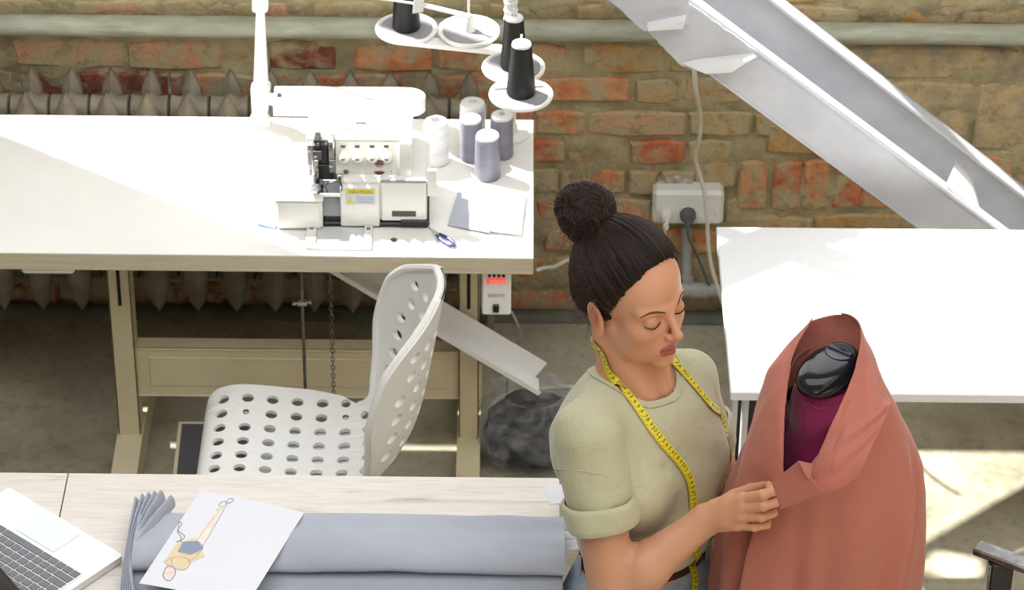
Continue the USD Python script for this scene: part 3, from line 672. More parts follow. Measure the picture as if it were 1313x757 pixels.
py_ = lambda r: r - 378.5
for px in (441, 459, 478, 496.5):
    c = face(px, 200)
    k = obj('tension_knob', lathe([(.007, 0), (.0105, .003), (.0125, .009), (.0125, .014), (.010, .022), (.0055, .026)], c, 20, nrm), 'knob_cream', mc)
    obj('spindle', lathe([(.0042, .025), (.0042, .032), (.002, .033)], c, 12, nrm), 'chrome', k)
    g = face(px - 1, 187.5); obj('thread_guide', cbox(g + nrm * .003, (.011, .006, .004), .001), 'black_plastic', mc)
c = face(486.5, 214.5)
bd = obj('badge', lathe([(.0165, 0), (.0165, .002), (.0140, .0026), (.0138, .002), (0, .002)], c, 30, nrm), 'print_black', mc)
obj('badge_disc', lathe([(.0125, .002), (.0125, .003), (0, .003)], c, 26, nrm), 'badge_red', bd, label='dark red badge disc')
obj('badge_emblem', lathe([(.0085, .003), (.0085, .0036), (0, .0036)], c, 5, nrm), 'chrome', bd)
for px, r, rr in ((444, 220, .006), (502, 219, .002), (462, 227, .004)): obj('screw', lathe([(rr, 0), (rr, .004), (rr * .6, .005), (0, .005)], face(px, r), 10, nrm), 'steel_worn', mc)
hw = [face(438, 170) + (0, 0, .01), np.array([tx0 + .09, HT + .02, ztop + .004]), np.array([tx0 + .21, HT + .02, ztop + .004]), face(507, 172) + (0, 0, .01)]
obj('wire_guide', tube([at(438, 172, z=ztop - .002), at(440, 166, z=ztop + .003), at(504, 166, z=ztop + .003), at(507, 174, z=ztop - .002)], .0014, 6), 'steel_worn', mc)
obj('thread_plate', cbox(at(463, 159, z=ztop + .003), (.024, .014, .005), .001), 'chrome', mc)
for i in range(3): obj('hole', lathe([(.0016, 0), (.0016, .0008), (0, .0008)], at(459 + 4 * i, 159, z=ztop + .0055), 8), 'dark_void', mc)
# needle end: open mechanism of bars, plates and screws
ne = obj('needle_housing', bx(at(392, 200, y=HB)[0], at(429, 200, y=HB)[0], HB + .02, HB + .1, .86, ztop - .012, .004), 'enamel_white', mc)
for p0_, p1_, r0_, r1_, m_, dy in ((394, 402, 186, 212, 'chrome', .006), (403, 410, 180, 192, 'print_black', .004), (411, 420, 186, 226, 'print_black', .010), (400, 412, 194, 206, 'steel_worn', .002), (421, 428, 182, 206, 'chrome', .004),
                                   (402, 408, 206, 232, 'chrome', .0), (409, 426, 212, 230, 'black_plastic', .006), (396, 405, 226, 236, 'chrome', -.002), (422, 430, 206, 222, 'steel_worn', -.001), (414, 432, 231, 238, 'chrome', -.004), (404, 409, 236, 243, 'black_plastic', -.012)):
    a, b = at(p0_, r1_, y=HB + dy), at(p1_, r0_, y=HB + dy)
    obj('linkage', bx(a[0], b[0], HB + dy, HB + .04, a[2], b[2], .0015), m_, ne)
for px, r in ((403, 184), (408, 184), (397, 192), (405, 199), (407, 216), (404, 224), (424, 190), (425, 212), (417, 234), (428, 234)):
    obj('screw', lathe([(.0032, 0), (.0032, .006), (.0018, .007), (0, .007)], at(px, r, y=HB + .003), 8, (0, -1, 0)), 'chrome' if px % 2 else 'steel_worn', ne)
obj('needle_bar', tube([at(402, 205, y=HB - .006), at(402, 240, y=HB - .006)], .0022, 8), 'chrome', ne)
pf = obj('presser_foot', hull([at(398, 243, y=HB - .02), at(412, 243, y=HB - .02), at(400, 236, y=HB - .02), at(410, 236, y=HB - .02), at(396, 246, y=HB - .05), at(408, 246, y=HB - .05)]), 'chrome', ne)
obj('throat_plate', bx(at(406, 236, y=HB)[0], at(438, 236, y=HB)[0], HB - .03, HB + .01, .828, .838, .002), 'chrome', mc)
obj('thread_tube', tube(spline([at(421, 247, y=MB + .02), at(421, 235, y=MB + .0), at(436, 234, y=MB), at(438, 245, y=MB)], 16), .0016, 6), 'black_plastic', mc)
# front bracket on the table, right-hand lever
uz = TZ + .006
U0, U1 = at(391, 318, z=uz), at(476, 318, z=uz)
uy1 = MB - .002
obj('bracket', prism(Polygon([(U0[0], U0[1]), (U1[0], U0[1]), (U1[0], uy1), (U0[0], uy1)]).buffer(-.004).buffer(.004).difference(sbox(U0[0] + .022, U0[1] + .014, U1[0] - .018, uy1 + .01)), .008, None, (0, 0, TZ)), 'enamel_white', mc)
obj('bracket_plate', bx(U0[0] + .022, U1[0] - .018, U0[1] + .014, uy1, TZ, TZ + .003, .001), 'edge_grey', mc)
for x in (U0[0] + .011, U1[0] - .009): obj('screw', lathe([(.005, 0), (.005, .003), (0, .004)], (x, uy1 - .012, TZ + .007), 12), 'steel_worn', mc)
lv = obj('lever', hull([at(px, r, y=y) for px in (548, 560) for r, y in ((216, MB + .03), (219, MB + .01), (252, MB + .01), (252, MB + .03))]), 'enamel_white', mc)
obj('lever_rod', tube([at(549.5, 252, y=MB + .016), at(549.5, 293, y=MB + .016)], .0022, 6), 'print_black', lv)
obj('table_hole', lathe([(.0075, 0), (.0075, .0012), (.006, .0016), (0, .001)], at(505, 308, z=TZ), 20), 'steel_worn', mc)

# ------------------------------------------------------------------ clamp lamp beside the machine
LB = at(333, 158, z=TZ)
lp = thing('work_lamp', 'white clamp-on work lamp with a tapering post and a long round-ended head behind the machine', 'lamp', LB)
obj('clamp', cat(hull([LB + np.array(q) for q in ((-.026, -.02, 0), (.026, -.02, 0), (-.026, .02, 0), (.026, .02, 0), (-.022, -.02, .02), (.022, -.02, .02), (-.012, -.012, .035), (.012, -.012, .035), (-.012, .012, .035), (.012, .012, .035))])), 'white_plastic', lp)
y_ = LB[1]; PZ = lambda r: at(333, r, y=y_)[2]; PXx = lambda px, r: at(px, r, y=y_)[0]
def post(rows):
    P = []
    for r, a, b, dy in rows: P += [(PXx(a, r), y_ - dy, PZ(r)), (PXx(b, r), y_ - dy, PZ(r)), (PXx(a, r), y_ + dy, PZ(r)), (PXx(b, r), y_ + dy, PZ(r))]
    return hull(P)
obj('lower_joint', post([(147, 324, 342, .012), (138, 325, 344, .015), (112, 322, 347, .016), (108, 325, 345, .013)]), 'white_plastic', lp)
obj('post', post([(112, 325.5, 344, .012), (95, 326.5, 343, .011), (10, 328.5, 339, .008)]), 'white_plastic', lp)
obj('upper_joint', post([(13, 325, 342, .011), (10, 323.5, 344, .012), (-14, 323.5, 344, .012), (-20, 326, 341, .01)]), 'white_plastic', lp)
obj('upper_arm', tube([(PXx(333, -16), y_, PZ(-16)), (PXx(333, -70), y_, PZ(-70)), (PXx(333, -110), y_, PZ(-110))], .008, 10), 'white_plastic', lp)
for r, px in ((118, 330), (126, 331), (122, 340), (142, 331)): obj('bolt', lathe([(.0045, 0), (.004, .004), (0, .004)], (PXx(px, r), y_ - .015, PZ(r)), 10, (0, -1, 0)), 'white_plastic', lp)
hz0, hy0 = .878, at(450, 150, z=.878)[1]; hx0_, hx1_ = at(350, 140, y=hy0)[0], at(545, 140, y=hy0)[0]
hd = np.linspace(-math.pi / 2, math.pi / 2, 16); R_ = .036
outl = [(hx0_, hy0), (hx0_, hy0 + 2 * R_)] + [(hx1_ - R_ * 1.25 + R_ * 1.25 * math.cos(t), hy0 + R_ + R_ * math.sin(t)) for t in hd[::-1]]
ho = Polygon(outl)
hb = obj('lamp_head', cat(prism(ho, .036, None, (0, 0, hz0)), prism(ho.buffer(-.0025), .0025, None, (0, 0, hz0 + .036))), 'white_plastic', lp)
obj('groove', bx(hx0_ + .05, hx1_ - .055, hy0 + .0145, hy0 + .0175, hz0 + .0365, hz0 + .0392, .0005), 'edge_grey', hb)
obj('switch', bx(hx0_ + .008, hx0_ + .018, hy0 + .02, hy0 + .034, hz0 + .037, hz0 + .042, .001), 'print_black', hb)
obj('hinge', beam((PXx(344, 126), y_, PZ(126)), (hx0_ + .01, hy0 + R_, hz0 + .018), .022, .026, (0, 0, 1), .006), 'white_plastic', lp)
obj('support', cat(bx(hx0_ + .085, hx0_ + .1, hy0 + .01, hy0 + .03, TZ, hz0, .002)), 'white_plastic', hb)

# ------------------------------------------------------------------ thread stand
SZ = 1.0
CENT = [at(521, 37, z=SZ), at(601, 40, z=SZ), at(658.5, 87, z=SZ), at(668, 121.5, z=SZ)]
pb = np.array([at(655, 20, y=6.25)[0], 6.25, TZ])
mat('foam_grey', srgb(146, 144, 150), .85, bump=.0008, bscale=300); mat('rail_white', srgb(236, 236, 232), .4)
ts = thing('thread_stand', 'white metal thread stand with four round spool plates at the back of the table', 'thread stand', pb)
obj('pole', tube([pb, pb + (0, 0, .35), pb + (0, 0, .7)], .0145, 16), 'rail_white', ts)
for i in range(5): obj('pole_ring', lathe([(.0145, 0), (.0165, .002), (.0165, .006), (.0145, .008)], pb + np.array([0, 0, .31 + .022 * i]), 16), 'rail_white', ts)
obj('pole_base', lathe([(.045, 0), (.045, .006), (.02, .012), (.018, .03), (.0145, .03)], pb, 24), 'rail_white', ts)
zA = SZ - .012
pz = np.array([pb[0], pb[1], zA])
c0_, c2_, c3_ = CENT[0], CENT[2], CENT[3]
obj('cross_arm', beam((c0_[0] - .01, c0_[1] - .03, zA), (pz[0] + .01, pz[1] - .02, zA), .034, .012), 'rail_white', ts)
obj('cross_arm', beam((pz[0], pz[1], zA - .001), (c3_[0], c3_[1] + .02, zA - .001), .026, .012), 'rail_white', ts)
for i, c in enumerate(CENT):
    p = obj('spool_plate', lathe([(.066, -.004), (.0715, -.003), (.0725, 0), (.0715, .0045), (.0665, .0045), (.064, .001), (0, .001)], c, 48), 'white_plastic', ts, smooth=40)
    obj('foam_pad', lathe([(.061, .001), (.0615, .003), (.060, .004), (0, .004)], c, 40), 'foam_grey', p, label='grey foam pad')
    obj('spool_pin', lathe([(.0028, 0), (.0028, .15 if i != 1 else .16), (0, .152 if i != 1 else .162)], c + (0, 0, .004), 8), 'rail_white', p)
    if i == 1: obj('cone_holder', lathe([(.017, 0), (.016, .004), (.0085, .034), (.006, .04), (.0028, .04)], c + (0, 0, .004), 12), 'white_plastic', p)
# thread guide arms above the spools
gz = 1.21
ga, gb, gc = at(440, -8, z=gz), at(536, 5, z=gz), at(603, 21, z=gz)
obj('guide_rail', cat(beam(ga, gb, .004, .006), beam(gb + (0, .006, 0), gc + (0, .006, 0), .004, .006), beam(gb - (0, .006, 0), gc - (0, .006, 0), .004, .006)), 'rail_white', ts)
obj('guide_clip', cat(hull([gb + np.array(q) for q in ((-.012, -.012, -.018), (.012, -.012, -.014), (-.012, .012, -.018), (.012, .012, -.014), (-.008, -.01, .016), (.014, -.01, .016), (.014, .01, .016), (-.008, .01, .016))])), 'white_plastic', ts)
obj('guide_support', beam(ga, (pb[0], pb[1], gz + .2), .006, .006), 'rail_white', ts)

# ------------------------------------------------------------------ thread cones
def thread_mat(name, col):
    n = {'g': ('geometry', {}), 'w': ('wave_texture', {'bands_direction': 'z', 'scale': 95, 'distortion': 2.5, 'detail': 2}), 'b': ('bump', {'strength': .6, 'distance': .0006}),
         'w2': ('noise_texture', {'scale': 2.2}), 'm': ('mapping', {'scale': (3, 3, 28)}), 'r': ('rgb_ramp', {'ramp': [(.35, tuple(c * .86 for c in col)), (.6, col)]}), 'p': ('principled_bsdf', {'roughness': .45, 'sheen_weight': .0})}
    mats[name] = usdkit.material(stage, f'/World/Looks/{name}', n, [('g.position', 'w.vector'), ('g.position', 'm.vector'), ('m.vector', 'w2.vector'), ('w2.fac', 'r.fac'), ('r.color', 'p.base_color'), ('w.fac', 'b.height'), ('b.normal', 'p.normal')], 'p.BSDF')
thread_mat('thread_grey', srgb(134, 133, 148)); thread_mat('thread_black', srgb(12, 15, 17)); thread_mat('thread_white', srgb(238, 238, 240)); mat('cone_paper', srgb(232, 232, 236), .5)
def cone(c, r0, r1, h, m, label, group=None):
    t = thing('thread_cone', label, 'thread spool', c, group)
    prof = [(r0 * .9, .0), (r0 * .985, .003), (r0, .007)] + [(r0 + (r1 - r0) * k - .0006 * (i % 2), .007 + (h - .012) * k) for i, k in enumerate(np.linspace(.06, .96, 13))] + [(r1, h - .005), (r1 * .93, h)]
    obj('thread', lathe(prof, c, 36), m, t, smooth=50)
    core = obj('cone_core', lathe([(r1 * .95, h - .001), (r1 * .9, h + .004), (r1 * .55, h + .008), (r1 * .3, h + .008), (r1 * .24, h - .004), (0, h - .004)], c, 28), 'cone_paper', t, label='white cone tip')
    obj('hole', lathe([(r1 * .2, h - .0038), (0, h - .003)], c, 12), 'dark_void', core)
    return t
pc = lambda i: CENT[i] + (0, 0, .004)
cone(pc(0), .033, .026, .125, 'thread_black', 'black thread cone on the leftmost plate of the thread stand')
cone(pc(2), .031, .0225, .125, 'thread_black', 'black thread cone on the stand plate nearest the pole, partly behind another black cone')
cone(pc(3), .033, .0235, .125, 'thread_black', 'black thread cone on the lowest, frontmost plate of the thread stand')
tc = lambda px, r: at(px, r, z=TZ)
cone(tc(559, 207), .031, .0295, .105, 'thread_white', 'white thread cone standing right beside the machine')
cone(tc(606, 183), .031, .0305, .105, 'thread_white', 'white thread cone behind the three grey cones on the table')
cone(tc(604, 203), .0265, .0255, .105, 'thread_grey', 'grey thread cone left in the cluster of three, in front of the white one')
cone(tc(643, 199), .0275, .0265, .105, 'thread_grey', 'grey thread cone on the right of the cluster, nearest the table end')
cone(tc(625, 226), .0305, .0285, .108, 'thread_grey', 'grey thread cone in front of the others, nearest the cloth scraps')

# ------------------------------------------------------------------ scraps, snips, blue cloth
mat('cloth_grey', srgb(176, 180, 192), .8, bump=.0004, bscale=700); mat('cloth_white', srgb(240, 240, 242), .75); mat('cloth_blue', srgb(150, 178, 212), .8, bump=.0004, bscale=700)
def quad_sheet(px, lift, th=.0015, n=14, z=TZ, wav=.002, sd=1, flip=False):
    """A soft piece of cloth or paper lying on z: corners in order, lift(u, v) its rise."""
    A, B, C, D = [at(*q, z=z) for q in px]; U, V = np.meshgrid(np.linspace(0, 1, n), np.linspace(0, 1, n), indexing='ij')
    P = ((1 - U) * (1 - V))[..., None] * A + (U * (1 - V))[..., None] * B + (U * V)[..., None] * C + ((1 - U) * V)[..., None] * D
    P[..., 2] += th + .0006 + lift(U, V) + wav * (meshkit.noise(P * 30, sd)); return sheet(P, th, flip)
g1 = obj('cloth_scrap', quad_sheet([(574, 290), (590, 238), (611, 238), (628, 302)], lambda u, v: .004 * v, sd=3, flip=True), 'cloth_grey', cat='cloth', label='grey cloth scrap lying partly under the white scrap', smooth=True)
g2 = obj('cloth_scrap', quad_sheet([(604, 236), (674, 251), (668, 305), (622, 300)], lambda u, v: .006 + .02 * np.exp(-(u / .12) ** 2) * (1 - v) ** .5, sd=5, n=24, flip=True), 'cloth_white', cat='cloth', label='white cloth scrap with a rolled edge near the table end', smooth=True)
sn = thing('thread_snips', 'small blue-handled thread snips lying in front of the machine', 'snips', tc(565, 304))
a, b = at(549, 292, z=TZ + .006), at(582, 315, z=TZ + .006); dd = unit(b - a); side = np.array([-dd[1], dd[0], 0]); L = np.linalg.norm(b - a)
mat('snip_blue', srgb(52, 62, 118), .35)
for s in (-1, 1):
    obj('handle', tube([a + dd * L * .38 + side * s * .004, a + dd * L * .65 + side * s * .0085, a + dd * L * .92 + side * s * .007, b], [.003, .0038, .0036, .004], 8), 'snip_blue', sn)
    obj('blade', hull([a + side * s * .0005, a + side * s * .001 + (0, 0, .002), a + dd * L * .42 + side * s * .006, a + dd * L * .42 + side * s * .001, a + dd * L * .42 + side * s * .005 + (0, 0, .002)]), 'chrome', sn)
Pg = patch([[at(349, 234, z=TZ + .045), at(358, 234, z=TZ + .045)], [at(338, 262, z=TZ + .012), at(356, 262, z=TZ + .03)], [at(331, 282, z=TZ + .006), at(354, 288, z=TZ + .006)], [at(331, 286, z=TZ + .002), at(354, 294, z=TZ + .002)]], 24, 10)
obj('blue_cloth', sheet(Pg, .0025, True), 'cloth_blue', cat='cloth', label='pale blue cloth with a folded edge tucked beside the machine plate', smooth=True)

# ------------------------------------------------------------------ white perforated chair
ch = thing('swivel_chair', 'white plastic chair with round holes punched in its curved seat and back', 'chair', (-.47, 5.42, 0))
pr = spline([(-.685, .40), (-.675, .435), (-.63, .452), (-.52, .448), (-.40, .44), (-.325, .448), (-.255, .486), (-.210, .57), (-.186, .68), (-.166, .80), (-.150, .895)], 400)
sl = np.r_[0, np.cumsum(np.linalg.norm(np.diff(pr, axis=0), axis=1))]; SL = sl[-1]
def shell(s, w):
    """s along the profile, w across it."""
    x = np.interp(s, sl, pr[:, 0]); z = np.interp(s, sl, pr[:, 1]); k = np.clip((s - .33) / .2, 0, 1); k = k * k * (3 - 2 * k)
    q = (w / .2) ** 2
    return np.stack([x - .105 * k * q, 5.42 + w, z + .012 * (1 - k) * q * np.clip(s / .1, 0, 1) + .028 * k * (0 - .2 * q)], -1)
from scipy.interpolate import PchipInterpolator
hw_ = lambda s: PchipInterpolator([0, .012, .04, .07, .25, .33, .40, .46, .56, .68, .78, .83, .855, SL], [.14, .175, .205, .215, .215, .20, .165, .16, .185, .205, .195, .165, .13, .06])(s)
ss = np.linspace(0, SL, 90); outp = Polygon([(s, -hw_(s)) for s in ss] + [(s, hw_(s)) for s in ss[::-1]]).buffer(-.012).buffer(.012)
holes = []
for i in range(7):
    for j in range(8):
        s, w = .075 + .0555 * i, -.172 + .049 * j
        if i == 6 and j in (0, 7): continue
        if (i, j) in ((1, 1), (1, 6), (5, 1), (5, 6)): continue
        holes.append((s, w, .0135))
for i in range(7):
    for j in range(7):
        s, w = .51 + .049 * i, (-.15 + .05 * j) * (1 if i < 5 else .86)
        if abs(w) < hw_(s) - .03: holes.append((s, w, .0125))
flat = outp
for s, w, r in holes: flat = flat.difference(Point(s, w).buffer(r, 8))
V2, F2 = trimesh.creation.triangulate_polygon(flat, engine='earcut')
m2 = tm(np.c_[V2, np.zeros(len(V2))], F2)
m2 = tm(*trimesh.remesh.subdivide_to_size(m2.vertices, m2.faces, .022, max_iter=12)); m2.merge_vertices()
top_ = shell(m2.vertices[:, 0], m2.vertices[:, 1]); e = 1e-4
Ns = np.cross(shell(m2.vertices[:, 0] + e, m2.vertices[:, 1]) - top_, shell(m2.vertices[:, 0], m2.vertices[:, 1] + e) - top_); Ns /= np.linalg.norm(Ns, axis=1, keepdims=True)
if Ns[:, 2].mean() < 0: Ns = -Ns
th_ = np.interp(m2.vertices[:, 0], [0, .3, .45, SL], [.008, .009, .012, .012])[:, None]
up_, dn_ = top_ + Ns * 0, top_ - Ns * th_; nv = len(top_)
ed = m2.faces_unique_edges; be = trimesh.grouping.group_rows(m2.edges_sorted, require_count=1); B = m2.edges[be]
fo = m2.faces if np.cross(top_[m2.faces[0, 1]] - top_[m2.faces[0, 0]], top_[m2.faces[0, 2]] - top_[m2.faces[0, 0]]) @ Ns[m2.faces[0, 0]] > 0 else m2.faces[:, ::-1]
if fo is not m2.faces: B = B[:, ::-1]
sh = tm(np.vstack([up_, dn_]), np.vstack([fo, fo[:, ::-1] + nv, np.c_[B[:, 1], B[:, 0], B[:, 0] + nv], np.c_[B[:, 1], B[:, 0] + nv, B[:, 1] + nv]]))
obj('seat_shell', sh, mat('chair_white', srgb(236, 236, 234), .4), ch, smooth=40)
obj('rim', tube(np.array([shell(s, w * .995) - np.array([0, 0, .004]) for s, w in [(s, hw_(s)) for s in np.linspace(.40, SL - .004, 40)] + [(SL - .003, w) for w in np.linspace(.055, -.055, 10)] + [(s, -hw_(s)) for s in np.linspace(SL - .004, .40, 40)]]), .0085, 8), 'chair_white', ch)
for s, w in ((.13, -.123), (.13, .123), (.3525, -.123), (.3525, .123)):
    obj('screw', lathe([(.008, 0), (.007, .003), (0, .004)], shell(np.array(s), np.array(w)), 14), 'chrome', ch)
for k in range(5):
    an = 2 * math.pi * k / 5 + .3
    l_ = obj('leg', beam((-.45, 5.42, .10), (-.45 + .24 * math.cos(an), 5.42 + .24 * math.sin(an), .055), .03, .02, (0, 0, 1), .004), 'chair_white', ch)
    obj('caster', lathe([(.012, -.012), (.026, -.012), (.027, 0), (.026, .012), (.012, .012)], (-.45 + .24 * math.cos(an), 5.42 + .24 * math.sin(an), .027), 16, (-math.sin(an), math.cos(an), 0)), 'black_plastic', l_)
obj('column', lathe([(.03, .09), (.03, .2), (.016, .2), (.016, .41)], (-.45, 5.42, 0), 16), 'chair_white', ch)
obj('seat_plate', bx(-.58, -.33, 5.3, 5.54, .405, .425, .004), 'chair_white', ch)

# ------------------------------------------------------------------ waste bag and cable loops
mats['film'] = usdkit.material(stage, '/World/Looks/film', {'g': ('geometry', {}), 'n': ('noise_texture', {'scale': 26, 'detail': 4, 'distortion': 1.2}), 'b': ('bump', {'strength': 1., 'distance': .014}),
    't': ('transparent_bsdf', {'color': (.92, .93, .95)}), 'p': ('principled_bsdf', {'base_color': srgb(224, 226, 232), 'roughness': .16}), 'n5': ('noise_texture', {'scale': 9, 'detail': 5, 'distortion': 1.6}), 'r5': ('rgb_ramp', {'ramp': [(.36, (.05,) * 3), (.55, (.2,) * 3), (.75, (.5,) * 3)]}), 'x': ('mix_closure', {})},
    [('g.position', 'n.vector'), ('n.fac', 'b.height'), ('b.normal', 'p.normal'), ('t.BSDF', 'x.closure1'), ('p.BSDF', 'x.closure2'), ('g.position', 'n5.vector'), ('n5.fac', 'r5.fac'), ('r5.color', 'x.fac')], 'x.closure')
mat('rag_black', (.008, .008, .009), .8, bump=.004, bscale=40)
bc = np.array([at(684, 560, y=5.98)[0], 5.98, 0])
wb = thing('waste_bag', 'crumpled clear plastic bag full of black cloth under the end of the white chute', 'bag', bc)
def crumple(prof, amp, sd, n=72, squash=(1, .85)):
    m = lathe(prof, (0, 0, 0), n); p = m.vertices; f = meshkit.fbm(p * 11 + sd, 3, sd) - .5; g = np.abs(meshkit.noise(p * 24 + 3, sd + 5) - .5)
    r = np.linalg.norm(p[:, :2], axis=1, keepdims=True); k = (f * amp + g * amp * .6)[:, None]
    p[:, :2] += p[:, :2] / np.maximum(r, 1e-4) * k * np.clip(r / .05, 0, 1); p[:, 2] = np.maximum(p[:, 2] + f * amp * .3 * (p[:, 2] > .02), .001); p[:, :2] *= squash
    m.vertices = p + bc; return m
zz_ = np.linspace(0, 1, 26)
obj('film', crumple([(.02, .001)] + [(.075 + .055 * math.sin(math.pi * min(1, k * 1.15)) ** .7 + .01 * k, .004 + .20 * k) for k in zz_] + [(.085, .212), (.06, .20)], .06, 2), 'film', wb, smooth=50)
obj('rags', crumple([(.02, .006)] + [(.058 + .05 * math.sin(math.pi * k) ** .7, .01 + .165 * k) for k in zz_] + [(.02, .182)], .05, 8), 'rag_black', wb, smooth=50)
cc = at(655, 505, z=.007)
loop = [cc + np.array([-.03 * 1.6, -.24, 0]), cc + np.array([-.055, -.12, 0]), cc + np.array([-.03, -.02, 0]), cc + np.array([.05, .02, 0]), cc + np.array([.16, .03, 0]), cc + np.array([.3, -.02, 0])]
lc = obj('floor_cable', tube(spline(loop, 50), .0055, 8), 'cable_white'); tag(lc, 'cream cable looped on the floor behind the plastic bag', 'cable')

# ------------------------------------------------------------------ steel rail at lower right
rl = thing('steel_rail', 'scuffed steel-topped rail end with a dark post at the lower right', 'rail', (at(1285, 745, z=.9)[0], 4.5, 0))
r0_, r1_ = at(1251, 702, z=.93), at(1345, 737, z=.93)
obj('rail_top', beam(r0_, r1_ + (r1_ - r0_) * 2, .034, .016, (0, 0, 1), .003), 'steel_worn', rl)
k0 = at(1285, 722, z=.92)
obj('post', bx(k0[0] - .021, k0[0] + .021, k0[1] - .012, k0[1] + .012, 0, .922, .003), 'box_black', rl)
obj('post_plate', bx(k0[0] - .026, k0[0] - .021, k0[1] - .014, k0[1] + .014, 0, .922, .001), 'steel_worn', rl)
# ------------------------------------------------------------------ laptop on the cutting table
mat('alu', srgb(226, 226, 226), .38, .25); mat('key_grey', srgb(112, 116, 122), .5); mat('key_print', srgb(232, 232, 234), .5); mat('pad_silver', srgb(214, 218, 222), .3, .2); mat('bezel', srgb(52, 40, 34), .4)
ZL = CZ + .017
C = at(158, 712, z=ZL); lu = unit((at(0, 618, z=ZL) - C) * (1, 1, 0)); lv_ = np.array([-lu[1], lu[0], 0]); lv_ = lv_ if lv_[1] < 0 else -lv_
LP = lambda u, v, h=0: C + lu * u + lv_ * v + np.array([0, 0, h])
RL = np.stack([lu, lv_, np.cross(lu, lv_)], 1)
lap = thing('laptop', 'silver laptop with grey keys lying open on the cutting table', 'laptop', LP(.155, .11, -.017))
def lslab(u0, u1, v0, v1, h0, h1, b=.001): return cbox(LP((u0 + u1) / 2, (v0 + v1) / 2, (h0 + h1) / 2), (u1 - u0, v1 - v0, h1 - h0), b, RL)
LW, LD = .312, .222
rr_ = sbox(0, 0, LW, LD).buffer(-.008).buffer(.008, 6)
FRAME = (lu, lv_, np.cross(lu, lv_))
sgn_ = 1 if FRAME[2][2] > 0 else -1
obj('base', prism(rr_, .014, FRAME, LP(0, 0, -.0145 if sgn_ > 0 else -.0005)), 'alu', lap)
obj('trackpad', lslab(.104, .208, .012, .079, -.0008, .0003, .0003), 'pad_silver', lap)
obj('keyboard_well', lslab(.014, .298, .088, .202, -.0004, .0002, .0002), 'alu', lap)
rows_ = [(.097, [1, 1, 1, 1, 1.25, 5.25, 1, 1, 1, 1]), (.1155, [2.2, 1, 1, 1, 1, 1, 1, 1, 1, 1, 1, 2.3]), (.134, [1.8, 1, 1, 1, 1, 1, 1, 1, 1, 1, 1, 1.7]), (.1525, [1, 1, 1, 1, 1, 1, 1, 1, 1, 1, 1, 1, 1.5]), (.171, [1.5, 1, 1, 1, 1, 1, 1, 1, 1, 1, 1, 1, 1, 1]), (.1865, [1] * 14)]
chars = 'QWERTYUIOPASDFGHJKLZXCVBNM1234567890'
ki = 0
for v, ws in rows_:
    tot = sum(ws); u = .017; sc = .278 / tot
    for w in ws:
        hgt = .0155 if v < .18 else .0105
        k = obj('key', lslab(u + .0012, u + w * sc - .0012, v - hgt / 2, v + hgt / 2, 0, .0021, .0007), 'key_grey', lap)
        u += w * sc; ki += 1
bo = LP(0, LD - .008, -.003); hd_ = unit(lv_ * .50 + np.array([0, 0, 1.0])); Rs = np.stack([lu, hd_, np.cross(lu, hd_)], 1)
scr = obj('screen_lid', cbox(LP(LW / 2, LD - .006, .002) + hd_ * .105, (LW, .208, .007), .002, Rs), 'bezel', lap, label='dark screen lid')
obj('display', cbox(LP(LW / 2, LD - .006, .002) + hd_ * .107 + (Rs[:, 2] * .0037 if (Rs[:, 2] @ lv_) < 0 else -Rs[:, 2] * .0037), (LW - .02, .178, .0006), .0002, Rs), 'black_plastic', scr)
obj('hinge', tube([LP(.04, LD - .006, 0), LP(.27, LD - .006, 0)], .005, 10), 'alu', lap)

# ------------------------------------------------------------------ folded grey cloth
mats['suiting'] = usdkit.material(stage, '/World/Looks/suiting', {'g': ('geometry', {}), 'n': ('noise_texture', {'scale': 5, 'detail': 3}), 'r': ('rgb_ramp', {'ramp': [(.3, srgb(158, 163, 177)), (.7, srgb(172, 177, 190))]}),
    'w': ('noise_texture', {'scale': 900, 'detail': 1}), 'b': ('bump', {'strength': .5, 'distance': .0004}), 'n2': ('noise_texture', {'scale': 14, 'detail': 3, 'distortion': .6}), 'b2': ('bump', {'strength': .5, 'distance': .006}),
    'p': ('principled_bsdf', {'roughness': .6, 'sheen_weight': .25, 'sheen_roughness': .4})},
    [('g.position', 'n.vector'), ('g.position', 'w.vector'), ('g.position', 'n2.vector'), ('n.fac', 'r.fac'), ('r.color', 'p.base_color'), ('w.fac', 'b.height'), ('n2.fac', 'b2.height'), ('b2.normal', 'b.normal'), ('b.normal', 'p.normal')], 'p.BSDF')
fz = CZ + .05
yb_, yf_ = at(450, 660, z=fz)[1], at(450, 727, z=fz - .005)[1]
fx0, fx1 = at(172, 700, z=fz)[0], at(724, 690, z=fz)[0]
fab = thing('folded_cloth', 'folded length of blue-grey suiting cloth lying along the cutting table', 'cloth', ((fx0 + fx1) / 2, yf_, CZ))
